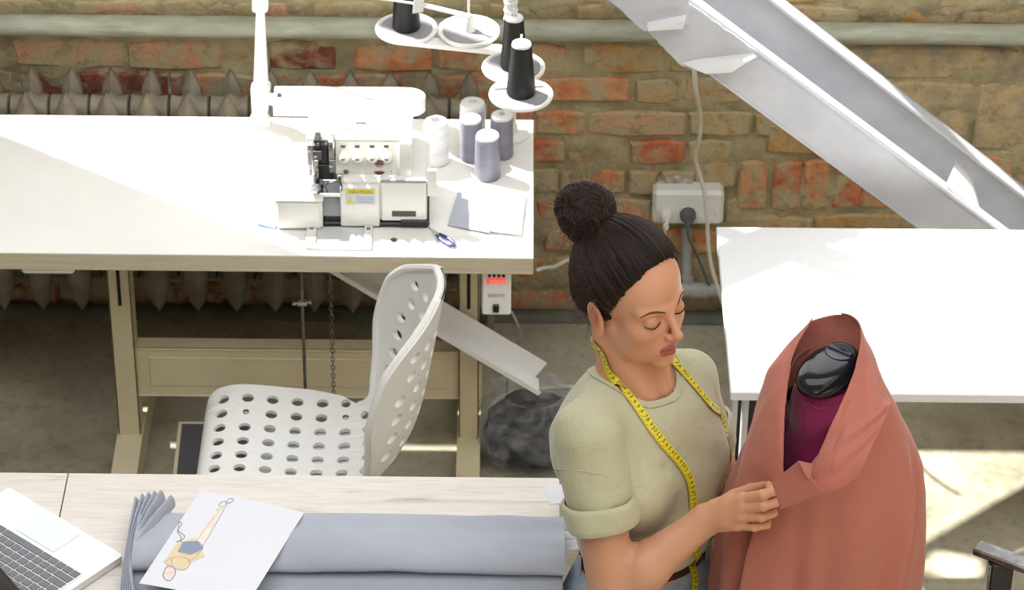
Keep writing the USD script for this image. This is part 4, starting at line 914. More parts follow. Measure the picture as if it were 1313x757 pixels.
def layer(prof, x0, x1, amp, sd, n=90):
    """A long fold: its closed cross-section (y, z) swept in x with soft dents."""
    pr_ = spline([(0, a, b) for a, b in prof], 64, close=True); xs_ = np.linspace(x0, x1, n); G = np.repeat(pr_[None], n, 0); G[..., 0] = xs_[:, None]
    nz = meshkit.fbm(G * (3.5, 11, 11) + sd, 3, sd) - .5; dg = meshkit.fbm(np.stack([G[..., 0] * 7 + G[..., 1] * 9, G[..., 1] * 3, G[..., 2] * 0], -1) + sd, 2, sd + 3) - .5
    k = np.clip((G[..., 2] - CZ) / .03, 0, 1); G[..., 2] += (nz * amp + dg * amp * .8) * k; G[..., 1] += nz * amp * .7 * k
    V = G.reshape(-1, 3); F = []; m = pr_.shape[0]
    I = np.arange(n * m).reshape(n, m); J = np.roll(I, -1, 1)
    F = np.vstack([np.c_[I[:-1].ravel(), J[:-1].ravel(), J[1:].ravel()], np.c_[I[:-1].ravel(), J[1:].ravel(), I[1:].ravel()]])
    c0, c1 = len(V), len(V) + 1; V = np.vstack([V, G[0].mean(0), G[-1].mean(0)]); r = np.arange(m)
    F = np.vstack([F, np.c_[np.full(m, c0), (r + 1) % m, r], np.c_[np.full(m, c1), (n - 1) * m + r, (n - 1) * m + (r + 1) % m]])
    q = tm(V, F); q.fix_normals(); return q
low = [(yb_ + .015, CZ + .003), (yb_ + .018, CZ + .012), (yb_ + .012, CZ + .02), (yf_, CZ + .023), (yf_ - .2, CZ + .024), (yf_ - .34, CZ + .022), (yf_ - .352, CZ + .012), (yf_ - .34, CZ + .003), (yf_ - .2, CZ + .002), (yf_, CZ + .002)]
upp = [(yb_, CZ + .024), (yb_ + .008, CZ + .036), (yb_, CZ + .05), (yb_ - .05, CZ + .058), ((yb_ + yf_) / 2, CZ + .06), (yf_ + .03, CZ + .058), (yf_ - .002, CZ + .048), (yf_ - .008, CZ + .037), (yf_ + .002, CZ + .027), (yf_ + .04, CZ + .0255), ((yb_ + yf_) / 2, CZ + .0255)]
obj('lower_fold', layer(low, fx0 - .01, fx1 - .004, .005, 4), 'suiting', fab, smooth=60)
obj('upper_fold', layer(upp, fx0, fx1, .016, 11), 'suiting', fab, smooth=60)
# gathered pleats at the left end
tips = [(176, 645), (184, 641), (192, 639), (200, 637.5), (208, 636.5), (221, 643)]
for i, (tx, ty) in enumerate(tips):
    zt_ = CZ + .03 + .006 * i
    P = spline([at(153 + 4.2 * i, 790, z=CZ + .012 + .004 * i), at(157 + 2.6 * i, 752, z=CZ + .018 + .004 * i), at(161 + 1.5 * i, 722, z=CZ + .026 + .004 * i), at(161 + (tx - 161) * .5 + 1, 722 + (ty - 722) * .55, z=zt_), at(tx, ty, z=zt_ + .003)], 26)
    T_ = np.gradient(P, axis=0); T_ /= np.linalg.norm(T_, axis=1, keepdims=True); S_d = unit(np.array([1, .6, 0]))
    a_ = np.linspace(0, 2 * math.pi, 14, endpoint=False); rad_ = np.interp(np.linspace(0, 1, 26), [0, .45, .8, 1], [.0045, .0035, .0065, .006])
    G = np.stack([P + (np.cos(t) * .8 * rad_)[:, None] * S_d + (np.sin(t) * 2.3 * rad_)[:, None] * unit(np.array([-.25, .1, 1.0])) for t in a_], 1)
    m_ = 14; V = G.reshape(-1, 3); I = np.arange(26 * m_).reshape(26, m_); J = np.roll(I, -1, 1)
    F = np.vstack([np.c_[I[:-1].ravel(), J[:-1].ravel(), J[1:].ravel()], np.c_[I[:-1].ravel(), J[1:].ravel(), I[1:].ravel()]])
    V = np.vstack([V, P[0], P[-1]]); r = np.arange(m_); F = np.vstack([F, np.c_[np.full(m_, len(V) - 2), (r + 1) % m_, r], np.c_[np.full(m_, len(V) - 1), 25 * m_ + r, 25 * m_ + (r + 1) % m_]])
    q = tm(V, F); q.fix_normals(); obj('pleat', q, 'suiting', fab, smooth=60)

# ------------------------------------------------------------------ fashion sketch on a sheet of paper
mat('paper', srgb(224, 226, 234), .7); mat('ink', srgb(142, 134, 142), .7); mat('wash_sand', srgb(226, 206, 172), .8); mat('wash_blue', srgb(136, 152, 172), .8); mat('wash_pink', srgb(240, 214, 204), .8); mat('wash_skin', srgb(234, 226, 216), .8)
ps = thing('sketch_sheet', 'white paper sheet with a fashion figure sketch lying on the folded grey cloth', 'paper', at(277, 700, z=CZ + .064))
pz_ = CZ + .066
PA, PB, PD = at(257, 629, z=pz_), at(390, 658, z=pz_ + .0), at(166, 743, z=pz_)
eu = unit(PB - PA); ev = PD - PA; ev = unit(ev - eu * (ev @ eu)); LU, LV = np.linalg.norm(PB - PA), np.linalg.norm(PA - PD) * 1.0
def onp(u, v, h=0):
    """A point on the sheet: u, v in metres from its far corner."""
    u, v = np.asarray(u, float), np.asarray(v, float)
    z = .004 * np.sin(u / LU * 3.0) - .004 * (v / LV) + .003 * (v / LV) * (u / LU)
    return PA + u[..., None] * eu + v[..., None] * ev + np.stack([0 * z, 0 * z, z + h], -1)
U, V_ = np.meshgrid(np.linspace(0, LU, 12), np.linspace(0, LV, 16), indexing='ij')
nn = np.cross(eu, ev)[2]
obj('page', sheet(onp(U, V_), .0005, nn < 0), 'paper', ps, smooth=True)
def uv_of(px, r):
    p = at(px, r, z=pz_ - .002) - PA; return float(p @ eu), float(p @ ev)
def wash(poly, m, h, name='wash'):
    P = Polygon([uv_of(*q) for q in poly]).buffer(0).buffer(.0015).buffer(-.0008); g = max(getattr(P, 'geoms', [P]), key=lambda k: k.area)
    v2, f2 = trimesh.creation.triangulate_polygon(g, engine='earcut'); v3 = onp(v2[:, 0], v2[:, 1], h); q = tm(v3, f2)
    if q.face_normals[:, 2].mean() < 0: q.invert()
    q2 = q.copy(); q2.invert(); q2.vertices = q2.vertices - (0, 0, .00012)
    obj(name, cat(q, q2), m, ps, smooth=False)
def stroke(pts, w=.0007, h=.0006):
    P = spline([onp(*[np.array(k) for k in uv_of(*q)], h=h) for q in pts], max(8, 4 * len(pts))); obj('pencil_line', tube(P, w / 2, 4), 'ink', ps)
wash([(228, 697), (252, 692), (262, 716), (246, 722), (238, 733), (222, 728), (210, 722)], 'wash_sand', .0005)
wash([(231, 699), (253, 701), (249, 714), (229, 712)], 'wash_sand', .0007)
wash([(235, 697), (254, 697), (260, 706), (245, 713), (229, 709)], 'wash_blue', .0009)
wash([(247, 694), (266, 672), (284, 652), (290, 648), (284, 660), (272, 680), (262, 700), (256, 700)], 'wash_skin', .0004)
wash([(264, 676), (276, 664), (272, 680)], 'wash_pink', .0006)
wash([(216, 728), (224, 729), (222, 741), (214, 742), (211, 735)], 'wash_pink', .0005)
stroke([(235, 697), (254, 697), (260, 706), (245, 713), (229, 709), (235, 697)]); stroke([(210, 722), (224, 716), (244, 722), (238, 732), (212, 723)])
stroke([(214, 727), (210, 735), (211, 743), (217, 746), (223, 741), (225, 733), (219, 728), (214, 728)], .0014); stroke([(213, 737), (222, 735)])
stroke([(232, 697), (231, 688), (228, 684), (231, 676), (233, 672), (231, 670), (229, 674), (231, 684), (237, 690), (234, 693), (226, 696)], .0013)
stroke([(252, 697), (268, 674), (284, 655)], .0006); stroke([(259, 705), (274, 680), (288, 655)], .0006); stroke([(284, 653), (281, 650), (288, 646), (290, 651), (284, 654)], .001); stroke([(291, 648), (294, 643), (299, 643), (297, 647), (291, 649)], .001); stroke([(277, 658), (281, 655)], .001)
stroke([(222, 717), (220, 722), (224, 729)], .0008); stroke([(240, 722), (250, 718), (256, 711)], .0007)

# ------------------------------------------------------------------ white paper slips by the table corner
q = obj('paper_slip', quad_sheet([(698, 657), (732, 653), (738, 676), (705, 682)], lambda u, v: .062 - .004 * u, th=.0008, z=CZ, wav=.003, sd=4, flip=True), 'paper', cat='paper', label='white paper slip lying on the right end of the folded grey cloth', smooth=True)
q = obj('pattern_sheet', quad_sheet([(690, 686), (742, 681), (746, 690), (690, 697)], lambda u, v: .0005, th=.0006, z=CZ + .0, wav=.0004, sd=5, flip=True), 'paper', cat='paper', label='upper of two white sheets sticking out past the table corner', smooth=True)
q = obj('pattern_sheet', quad_sheet([(690, 694), (744, 690), (742, 705), (690, 711)], lambda u, v: 0 * u, th=.0005, z=CZ, wav=.0, sd=6, flip=True), 'paper', cat='paper', label='lower of two white sheets sticking out past the table corner', smooth=True)
# ------------------------------------------------------------------ the woman
def head_axes(yaw, pit, rol):
    F = np.array([math.sin(yaw) * math.cos(pit), -math.cos(yaw) * math.cos(pit), -math.sin(pit)]); L = np.array([math.cos(yaw), math.sin(yaw), 0]); T = np.cross(F, L)
    return L * math.cos(rol) + T * math.sin(rol), F, T * math.cos(rol) - L * math.sin(rol)
HL, HF, HTp = head_axes(math.radians(45), math.radians(-1), math.radians(2))
HC = np.array([.2076, 4.4696, 1.5085]); HS = 1.017
RH = np.stack([HL, HF, HTp], 1)
hw = lambda l, f, t: HC + HS * (l * HL + f * HF + t * HTp)                    # head frame to world
TL, TF = np.array([.74, .67, 0]), np.array([.67, -.74, 0]); RT3 = np.stack([TL, TF, (0, 0, 1)], 1)   # torso: her left, her front
NB = np.array([.214, 4.478, 1.352])
SHR, ELR, WRR = at(756, 555, y=4.335), at(785, 762, y=4.245), at(905, 667, y=4.285)
SHL, ELL, WRL = at(882, 487, y=4.56), at(931, 643, y=4.585), at(950, 652, y=4.44)
sk = thing('person', 'woman with dark hair in a high bun, loose pale green t-shirt, pinning pink cloth', 'person', (NB[0], NB[1], 0))

def f_head(p):
    """Head and neck in the head's own frame (left, front, up)."""
    q = ((p - HC) @ RH) / HS; qa = q.copy(); qa[..., 0] = np.abs(q[..., 0])
    d = sd_ell(q, (0, -.010, .054), (.0735, .094, .088))
    d = smin(d, sd_ell(q, (0, .036, .052), (.0595, .050, .058)), .02)
    d = smin(d, sd_ell(q, (0, .044, -.018), (.0530, .046, .060)), .02)
    d = smin(d, sd_cone(qa, (.052, .004, -.024), (.031, .040, -.066), .012, .011), .024)
    d = smin(d, sd_cone(qa, (.031, .040, -.066), (.005, .073, -.087), .011, .0118), .02)
    d = smin(d, sd_ell(q, (0, .074, -.086), (.0155, .015, .013)), .014)
    d = smin(d, sd_ell(qa, (.037, .054, -.016), (.023, .025, .022)), .02)
    d = smin(d, sd_ell(qa, (.034, .032, -.048), (.022, .036, .032)), .022)
    d = smin(d, sd_ell(q, (0, .066, -.052), (.034, .028, .028)), .018)
    d = smin(d, sd_cone(qa, (.046, .066, .029), (.014, .084, .027), .0085, .0085), .014)
    d = smax(d, -sd_ell(qa, (.031, .1035, .010), (.019, .019, .0125)), .014)               # eye hollows
    d = smin(d, sd_ell(qa, (.0315, .0755, .0085), (.0150, .0125, .0118)), .004)            # lids over the eyes
    d = smin(d, sd_cone(q, (0, .084, .024), (0, .1075, -.018), .0056, .0070), .012)         # nose
    d = smin(d, sd_ell(q, (0, .1075, -.0215), (.0095, .0098, .0088)), .006)
    d = smin(d, sd_ell(qa, (.0098, .0968, -.0255), (.0058, .0085, .0058)), .005)
    d = smax(d, -sd_cone(q, (0, .1015, -.036), (0, .1005, -.044), .0026, .003), .005)       # philtrum
    d = smin(d, sd_cone(qa, (.0, .0955, -.0475), (.0215, .0835, -.0520), .0052, .0024), .005)   # upper lip
    d = smin(d, sd_cone(qa, (.0, .0945, -.0590), (.0190, .0835, -.0545), .0072, .0028), .006)   # lower lip
    d = smax(d, -sd_cone(qa, (0, .1035, -.0528), (.0235, .0895, -.0532), .0014, .0012), .003)
    d = smax(d, -sd_ell(q, (0, .0995, -.0735), (.017, .009, .0055)), .008)                 # dip above the chin
    e = sd_ell(qa, (.0775, -.010, .000), (.0070, .0160, .0300), rotx(.36))                # ears
    e = smax(e, -sd_ell(qa, (.0860, -.009, .004), (.0075, .0100, .0185), rotx(.36)), .004)
    e = smin(e, sd_ell(qa, (.077, .001, -.002), (.004, .004, .008)), .004)
    e = smin(e, sd_ell(qa, (.076, -.002, -.026), (.0050, .0085, .0095)), .005)
    d = smin(d, e, .005) * HS
    nk = sd_chain(p, [hw(0, -.018, -.02), hw(0, -.012, -.075), NB + TF * .002, NB + (0, 0, -.08)], [.053, .0525, .057, .07], .03)
    for s in (-1, 1): nk = smin(nk, sd_cone(p, hw(.055 * s, -.02, -.045), NB + TF * .062 + TL * .018 * s + (0, 0, -.012), .013, .010), .02)
    return smin(d, nk, .016)
def f_chest(p):
    c = sd_ell(p, NB + (0, 0, -.115), (.150, .098, .125), RT3)
    c = smin(c, sd_cone(p, NB + TL * .05 + (0, 0, -.035), SHL + (0, 0, -.02), .04, .036), .04); c = smin(c, sd_cone(p, NB - TL * .05 + (0, 0, -.035), SHR + (0, 0, -.02), .04, .038), .04)
    for s in (-1, 1): c = smax(smin(c, sd_cone(p, NB + TF * .065 + TL * .014 * s + (0, 0, -.02), NB + TL * .09 * s + TF * .045 + (0, 0, -.03), .0075, .0065), .012), -9, .001)
    c = smin(c, sd_ell(p, NB + (.02, 0, -.28), (.118, .088, .18), RT3), .05)
    return smin(c, sd_ell(p, NB + (.035, 0, -.44), (.140, .102, .13), RT3), .05)
def f_arms(p):
    d = sd_chain(p, [SHR, SHR + (ELR - SHR) * .45, ELR], [.047, .046, .041], .02)
    d = smin(d, sd_chain(p, [ELR, ELR + (WRR - ELR) * .35 + (0, 0, .002), WRR], [.0405, .0415, .0255], .02), .016)
    d2 = sd_chain(p, [SHL, SHL + (ELL - SHL) * .45, ELL], [.046, .042, .036], .02)
    d2 = smin(d2, sd_chain(p, [ELL, ELL + (WRL - ELL) * .35, WRL], [.036, .038, .025], .02), .014)
    return np.minimum(d, d2)
def fing(P, r): return [np.array(at(a, b, y=c - .108)) for a, b, c in P], r
HANDR = [fing([(918, 652, 4.395), (941, 636, 4.402), (964, 627, 4.392), (984, 621, 4.372)], [.0150, .0112, .0098, .0076]),
         fing([(936, 646, 4.378), (953, 640, 4.362), (978, 635, 4.338), (991, 630, 4.345), (986, 622, 4.362)], [.013, .0108, .0094, .0086, .0072]),
         fing([(934, 655, 4.372), (953, 651, 4.354), (979, 649, 4.332), (994, 644, 4.342), (992, 634, 4.362)], [.013, .0110, .0095, .0088, .0074]),
         fing([(932, 663, 4.370), (951, 662, 4.352), (976, 663, 4.335), (991, 658, 4.348), (988, 650, 4.366)], [.013, .0105, .0090, .0083, .0070]),
         fing([(929, 670, 4.372), (946, 673, 4.356), (967, 676, 4.342), (983, 673, 4.352), (985, 665, 4.366)], [.012, .0095, .0080, .0074, .0064])]
wl = WRL
HANDL = [([wl + np.array(a) for a in ((.012, -.012, .012), (.022, -.030, .030), (.028, -.047, .044), (.030, -.058, .056))], [.013, .0105, .009, .007])]
for i in range(4):
    o = np.array([.010 + .004 * i, .004 + .004 * i, .006 - .014 * i + .012])
    HANDL.append(([wl + o * .6 + (.006, -.012, .006), wl + o + (.012, -.040, .026), wl + o + (.022, -.064, .040), wl + o + (.030, -.056, .056), wl + o + (.030, -.046, .060)], [.012, .0095, .0085, .0075, .0062]))
def f_hand(p, H, wr, wr2):
    d = None
    for P, r in H:
        e = sd_chain(p, P, r, .004); d = e if d is None else smin(d, e, .0035)
    palm = None
    for P, r in H[1:]:
        e = sd_chain(p, [wr, P[0], P[1]], [.019, .0145, .0112], .008); palm = e if palm is None else smin(palm, e, .014)
    palm = smin(palm, sd_cone(p, wr, H[0][0][0], .020, .015), .014)
    palm = smin(palm, sd_cone(p, wr, wr2, .0235, .026), .014)
    return smin(d, palm, .005)
f_neck = lambda p: smin(f_head(p), f_chest(p), .02)
fb = lambda p: np.minimum(np.minimum(f_chest(p), f_arms(p)), 9)
bb_ = lambda P, m: (np.min(P, 0) - m, np.max(P, 0) + m)
pieces = [nets(f_neck, HC + (-.145, -.145, -.195), HC + (.145, .145, .16), .0021)]
lo, hi = bb_([NB + (0, 0, -.02), NB + (0, 0, -.5), SHR, SHL], .15); hi[2] = HC[2] - .17
pieces.append(nets(lambda p: smin(f_chest(p), f_arms(p), .03), lo, hi, .009))
hR = lambda p: smin(f_hand(p, HANDR, WRR, WRR + (ELR - WRR) * .12), f_arms(p), .008)
hL = lambda p: smin(f_hand(p, HANDL, WRL, WRL + (ELL - WRL) * .12), f_arms(p), .008)
lo, hi = bb_([SHR, ELR, WRR], .06); pieces.append(nets(lambda p: smax(hR(p), ((WRR - p) @ unit(ELR - WRR)) - .004, .0005), lo, hi, .0042))
lo, hi = bb_([SHL, ELL, WRL], .055); pieces.append(nets(lambda p: smax(hL(p), ((WRL - p) @ unit(ELL - WRL)) - .004, .0005), lo, hi, .005))
lo, hi = bb_([WRR] + [q for P, r in HANDR for q in P], .024)
pieces.append(nets(hR, lo, hi, .0016))
lo, hi = bb_([WRL] + [q for P, r in HANDL for q in P], .024)
pieces.append(nets(hL, lo, hi, .0022))
body = cat(pieces)
# colouring that belongs to the skin: lips, brows, flush
v = body.vertices; q = ((v - HC) @ RH) / HS; qa = q.copy(); qa[:, 0] = np.abs(q[:, 0])
def blob(c, r, s=.35): return 1 / (1 + np.exp((np.linalg.norm((qa - np.asarray(c)) / np.asarray(r), axis=1) - 1) / s * 2.2))
lip = np.maximum(blob((.0085, .0965, -.0482), (.0155, .02, .0052), .12), np.maximum(blob((.008, .0955, -.0592), (.015, .02, .0075), .12), blob((.017, .089, -.0530), (.0065, .014, .004), .15))) * (q[:, 1] > .07)
blush = blob((.040, .075, -.024), (.024, .03, .018), .6) * .5 + blob((0, .11, -.02), (.012, .015, .012), .5) * .35 + blob((.08, -.01, 0), (.012, .02, .03), .3) * .5
lid = blob((.0315, .085, .0105), (.016, .014, .010), .3)
nos = blob((.0060, .1010, -.0340), (.0034, .006, .0022), .3); conch = blob((.084, -.009, .003), (.012, .012, .020), .3)
line = np.exp(-(np.abs(qa[:, 2] + .0530) / .0011) ** 2) * (qa[:, 0] < .0235) * (q[:, 1] > .075)
def lin(*c): return np.array(srgb(*c))
base = np.tile(lin(202, 148, 117), (len(v), 1))
def over(b, c, a): return b * (1 - a[:, None]) + np.asarray(c) * a[:, None]
col = over(base, lin(190, 118, 94), np.clip(blush, 0, 1)); col = over(col, lin(176, 116, 92), lid * .5); col = over(col, lin(160, 76, 72), lip * .92); col = over(col, lin(96, 48, 38), nos * .6); col = over(col, lin(160, 92, 72), conch * .6); col = over(col, lin(110, 48, 46), np.clip(line, 0, 1) * .9)
mats['skin'] = usdkit.material(stage, '/World/Looks/skin', {'a': ('attribute', {'attribute': 'skin_tone'}), 'g': ('geometry', {}), 'n': ('noise_texture', {'scale': 350, 'detail': 2}), 'b': ('bump', {'strength': .3, 'distance': .0005}),
    'p': ('principled_bsdf', {'roughness': .46, 'subsurface_weight': .12, 'subsurface_scale': .004, 'subsurface_radius': (1, .35, .2), 'specular_ior_level': .4})},
    [('a.color', 'p.base_color'), ('g.position', 'n.vector'), ('n.fac', 'b.height'), ('b.normal', 'p.normal')], 'p.BSDF')
bp = obj('body', body, 'skin', sk, smooth=True)
pv = UsdGeom.PrimvarsAPI(stage.GetPrimAtPath(bp)).CreatePrimvar('skin_tone', Sdf.ValueTypeNames.Color3fArray, 'vertex'); pv.Set(Vt.Vec3fArray.FromNumpy(col.astype(np.float32)))

def surf(f, p, n, it=24):
    """Slides the points p along n onto the zero of f."""
    p = np.array(p, float)
    for _ in range(it): p = p - np.asarray(n) * (f(p) * .8)[..., None]
    return p
mat('hair_dark', srgb(26, 18, 15), .6, specular_ior_level=.2); mat('brow', srgb(84, 56, 42), .7); mat('lash', srgb(30, 20, 18), .6); mat('nail', srgb(232, 184, 164), .25)
for s in (-1, 1):
    P = np.array([hw(s * a, f, t) for a, f, t in ((.0150, .12, .0285), (.024, .118, .0315), (.034, .11, .0335), (.046, .10, .0315), (.0560, .09, .0250))])
    P = surf(f_head, spline(P, 16), HF, 40) + HF * .0003
    W = np.interp(np.linspace(0, 1, 16), [0, .25, .6, 1], [.0014, .0024, .0022, .0005])
    G = np.stack([P - HTp * W[:, None], P + HF * .0012, P + HTp * W[:, None]], 1); obj('eyebrow', sheet(G, .0008, s < 0), 'brow', bp, smooth=True)
    P = np.array([hw(s * a, .12, t) for a, t in ((.0165, .0052), (.0215, .0022), (.0285, .0004), (.036, .0010), (.0425, .0036), (.0465, .0058))])
    P = surf(f_head, spline(P, 18), HF, 40) + HF * .0004
    W = np.interp(np.linspace(0, 1, 18), [0, .3, .8, 1], [.0003, .0006, .0008, .0004])
    G = np.stack([P + HTp * W[:, None] * 1.2, P + HF * .0012, P - HTp * W[:, None] + HF * .0016], 1); obj('eyelashes', sheet(G, .0006, s < 0), 'lash', bp, smooth=True)

# hair: a cap combed back to a bun, with strands and loose frizz
BUN = hw(0, -.108, .135); BR = .052
def f_cap(p):
    q = ((p - HC) @ RH) / HS
    d = sd_ell(q, (0, -.009, .056), (.0800, .105, .0985))
    d = smin(d, sd_ell(q, (0, -.062, .010), (.062, .045, .062)), .03)
    qa = np.abs(q[..., 0]); hl = .070 + .012 * np.cos(np.clip(qa / .05, 0, 1) * math.pi) * .5 + 0 * qa           # height of the hairline in front
    face = (q[..., 1] - (.008 + .057 * np.clip((q[..., 2] - .012) / .095, 0, 1.3) ** .8)) * .8                    # in front of this line is skin
    face = face + (meshkit.noise(q * 150, 8) - .5) * .006
    d = smax(d, face, .006)
    d = smax(d, -(q[..., 2] + .035 - .45 * (q[..., 1] + .05)) * .9 - .012, .006)
    ear = sd_ell(np.concatenate([np.abs(q[..., :1]), q[..., 1:]], -1), (.082, -.004, -.004), (.018, .019, .035), rotx(.36)); d = smax(d, -ear, .004)
    s = meshkit.noise(np.stack([q[..., 0] * 160, q[..., 1] * 22, q[..., 2] * 60], -1), 4) - .5
    return d * HS + s * .0022
def f_bun(p):
    q = (p - BUN); n = meshkit.fbm(q * 34 + 5, 3, 6) - .5; t = np.arctan2(q @ HTp, q @ HL); r = np.linalg.norm(q, axis=-1)
    sw = np.sin(t * 2.0 + r * 55 + (q @ HF) * 60) * .0035
    d = sd_ell(q, (0, 0, 0), (BR * 1.02, BR * .92, BR * .88), RH) + n * .016 + sw
    return smin(d, sd_cone(p, hw(0, -.070, .105), BUN, .040, .034), .012)
hp = obj('hair', cat(nets(f_cap, HC - (.13, .13, .10), HC + (.13, .13, .17), .003), nets(f_bun, BUN - .085, BUN + .085, .003)), 'hair_dark', bp, smooth=True)
def curves(name, strands, width, m, parent):
    path = numbered(parent, name); c = UsdGeom.BasisCurves.Define(stage, path); top = '/'.join(path.split('/')[:3])
    P = np.vstack(strands) - ORG.get(top, np.zeros(3)); c.CreatePointsAttr(Vt.Vec3fArray.FromNumpy(P.astype(np.float32))); c.CreateCurveVertexCountsAttr(Vt.IntArray([len(s) for s in strands]))
    c.CreateTypeAttr('linear'); c.CreateWidthsAttr(Vt.FloatArray([width])); c.SetWidthsInterpolation('constant'); UsdShade.MaterialBindingAPI.Apply(c.GetPrim()).Bind(mats[m]); return path
mat('hair_strand', srgb(44, 30, 23), .45, specular_ior_level=.35); mat('hair_fly', srgb(78, 54, 40), .45)
cen = hw(0, -.015, .05); bd_ = unit(BUN - cen); S1, S2 = [], []
def cap_at(dirs):
    r = np.full(len(dirs), .16)
    for _ in range(30): r = r - np.clip(f_cap(cen + dirs * r[:, None]), -.02, .05) * .8
    return r
N0 = 1500; tries = nrng.normal(size=(9000, 3)); tries /= np.linalg.norm(tries, axis=1, keepdims=True); rr0 = cap_at(tries)
good = (np.abs(f_cap(cen + tries * rr0[:, None])) < .002) & (rr0 > .06) & (tries @ bd_ < .86); tries = tries[good][:N0]
for dv in tries:
    k = np.linspace(0, nrng.uniform(.35, .95), 9); om = math.acos(np.clip(dv @ bd_, -1, 1)); D = (np.sin((1 - k) * om)[:, None] * dv + np.sin(k * om)[:, None] * bd_) / math.sin(om)
    D /= np.linalg.norm(D, axis=1, keepdims=True); r = cap_at(D); P = cen + D * (r + .0006 + .0016 * nrng.random() * np.sin(k * 3.1))[:, None]
    P += nrng.normal(size=3) * .0006; S1.append(P)
for _ in range(700):
    a0 = nrng.normal(size=3); a0 /= np.linalg.norm(a0); b0 = np.cross(a0, nrng.normal(size=3)); b0 /= np.linalg.norm(b0); t = np.linspace(0, nrng.uniform(.8, 2.2), 9)
    D = np.cos(t)[:, None] * a0 + np.sin(t)[:, None] * b0; r = np.full(9, BR)
    for _i in range(14): r = r - f_bun(BUN + D * r[:, None]) * .7
    S1.append(BUN + D * (r + .0012 + .002 * nrng.random())[:, None])
curves('hair_strands', S1, .0010, 'hair_strand', hp); tag(hp + '/hair_strands', kind='stuff')
for _ in range(620):
    w_ = nrng.random()
    if w_ < .32:
        D = nrng.normal(size=3); D /= np.linalg.norm(D); b = BUN + D * BR * .95
    elif w_ < .55:
        dv = tries[nrng.integers(len(tries))]
        while dv @ HF > .25 and dv @ HTp < .75: dv = tries[nrng.integers(len(tries))]
        D = dv; b = cen + dv * (cap_at(dv[None])[0])
        if (dv @ HTp) < -.2: D = unit(dv - HTp * .4)
    else:
        b = hw(nrng.uniform(-.05, .05), -.075 + nrng.uniform(-.015, .01), -.03 + nrng.uniform(-.03, .02)); D = unit(-HF * .9 + HL * nrng.uniform(-.5, .5) - HTp * nrng.uniform(.1, .9))
    L = nrng.uniform(.012, .034) * (1.5 if w_ >= .55 else 1); s1 = nrng.normal(size=3); t = np.linspace(0, 1, 8)[:, None]
    S2.append(b + D * L * t + s1 * .009 * t ** 2 + np.cross(D, s1) * .0012 * np.sin(t * 5))
curves('loose_hairs', S2, .0006, 'hair_fly', hp); tag(hp + '/loose_hairs', kind='stuff', label='frizzy loose brown hairs')

# t-shirt
CUF = SHR + (ELR - SHR) * .55; CUL = SHL + (ELL - SHL) * .50
def f_shirt(p):
    c = sd_ell(p, NB + (0, 0, -.125) + TF * .012, (.172, .122, .140), RT3)
    c = smin(c, sd_cone(p, NB - TL * .055 + (0, 0, -.030), SHR + (0, 0, .004), .050, .058), .04); c = smin(c, sd_cone(p, NB + TL * .055 + (0, 0, -.030), SHL + (0, 0, .0), .048, .050), .04)
    for s in (-1, 1): c = smin(c, sd_ell(p, NB + TL * (.066 * s - .004) + TF * .098 + (0, 0, -.185), (.072, .056, .070), RT3), .05)
    c = smin(c, sd_ell(p, NB + (.022, 0, -.27) + TF * .012, (.142, .112, .15), RT3), .06)
    c = smin(c, sd_ell(p, NB + (.032, 0, -.352) + TF * .012, (.142, .112, .045), RT3), .04)
    for S, C, r0, r1 in ((SHR, CUF, .061, .0585), (SHL, CUL, .053, .050)):
        c = smin(c, smax(sd_cone(p, S, C + (C - S) * .1, r0, r1), (p - C) @ unit(C - S), .003), .014)
    w = meshkit.fbm(np.stack([(p @ TL) * 9 + p[..., 2] * 5, (p @ TF) * 7, p[..., 2] * 3], -1), 3, 5) - .5
    c = c + w * .022
    # pulled folds: armpit to chest, shoulder to neck, over the waist
    def crease(a, b, r, dpt): t = np.clip(((p - a) @ (b - a)) / ((b - a) @ (b - a)), 0, 1); return dpt * np.sin(np.pi * np.clip(t, .02, .98)) ** .7 * np.exp(-(sd_cone(p, a, b, 0, 0) / r) ** 2)
    ap = SHR + TF * .055 + TL * .055 + (0, 0, -.085); al = SHL + TF * .06 - TL * .03 + (0, 0, -.08)
    for b, dpt in ((NB + TF * .12 - TL * .03 + (0, 0, -.13), .009), (NB + TF * .13 - TL * .01 + (0, 0, -.24), .010), (NB + TF * .11 - TL * .05 + (0, 0, -.32), .011), (SHR + TF * .02 + TL * .02 + (0, 0, .05), .004)): j_ = unit(b - ap); c = c + crease(ap + j_ * (.02 + .035 * (dpt * 400 % 1)), b, .017, dpt * 1.5)
    for b, dpt in ((NB + TF * .12 + TL * .03 + (0, 0, -.12), .008), (NB + TF * .12 + TL * .04 + (0, 0, -.30), .009)): c = c + crease(al, b, .016, dpt * 1.4)
    for k in range(6):
        a = k * 1.05 + .3; o = TL * math.cos(a) * .15 + TF * math.sin(a) * .11; c = c + crease(NB + o + (0, 0, -.375) + (.03, 0, 0), NB + o * .95 + (0, 0, -.27), .013, .010)
    # neck opening and sleeve ends
    d3 = NB + TF * .012; hole = sd_cone(p, d3 + (0, 0, .16) - TF * .025, d3 + TF * .018 + (0, 0, -.06), .105, .052); c = smax(c, -hole, .004)
    return smax(c, -(p[..., 2] - (NB[2] - .385)), .004)
lo, hi = bb_([NB + (0, 0, .03), NB + (0, 0, -.41), SHR, SHL, CUF, CUL], .10); lo -= TF * .0
lo = np.minimum(lo, NB - .2); hi = np.maximum(hi, NB + (.2, .2, .05)); lo[2] = NB[2] - .41
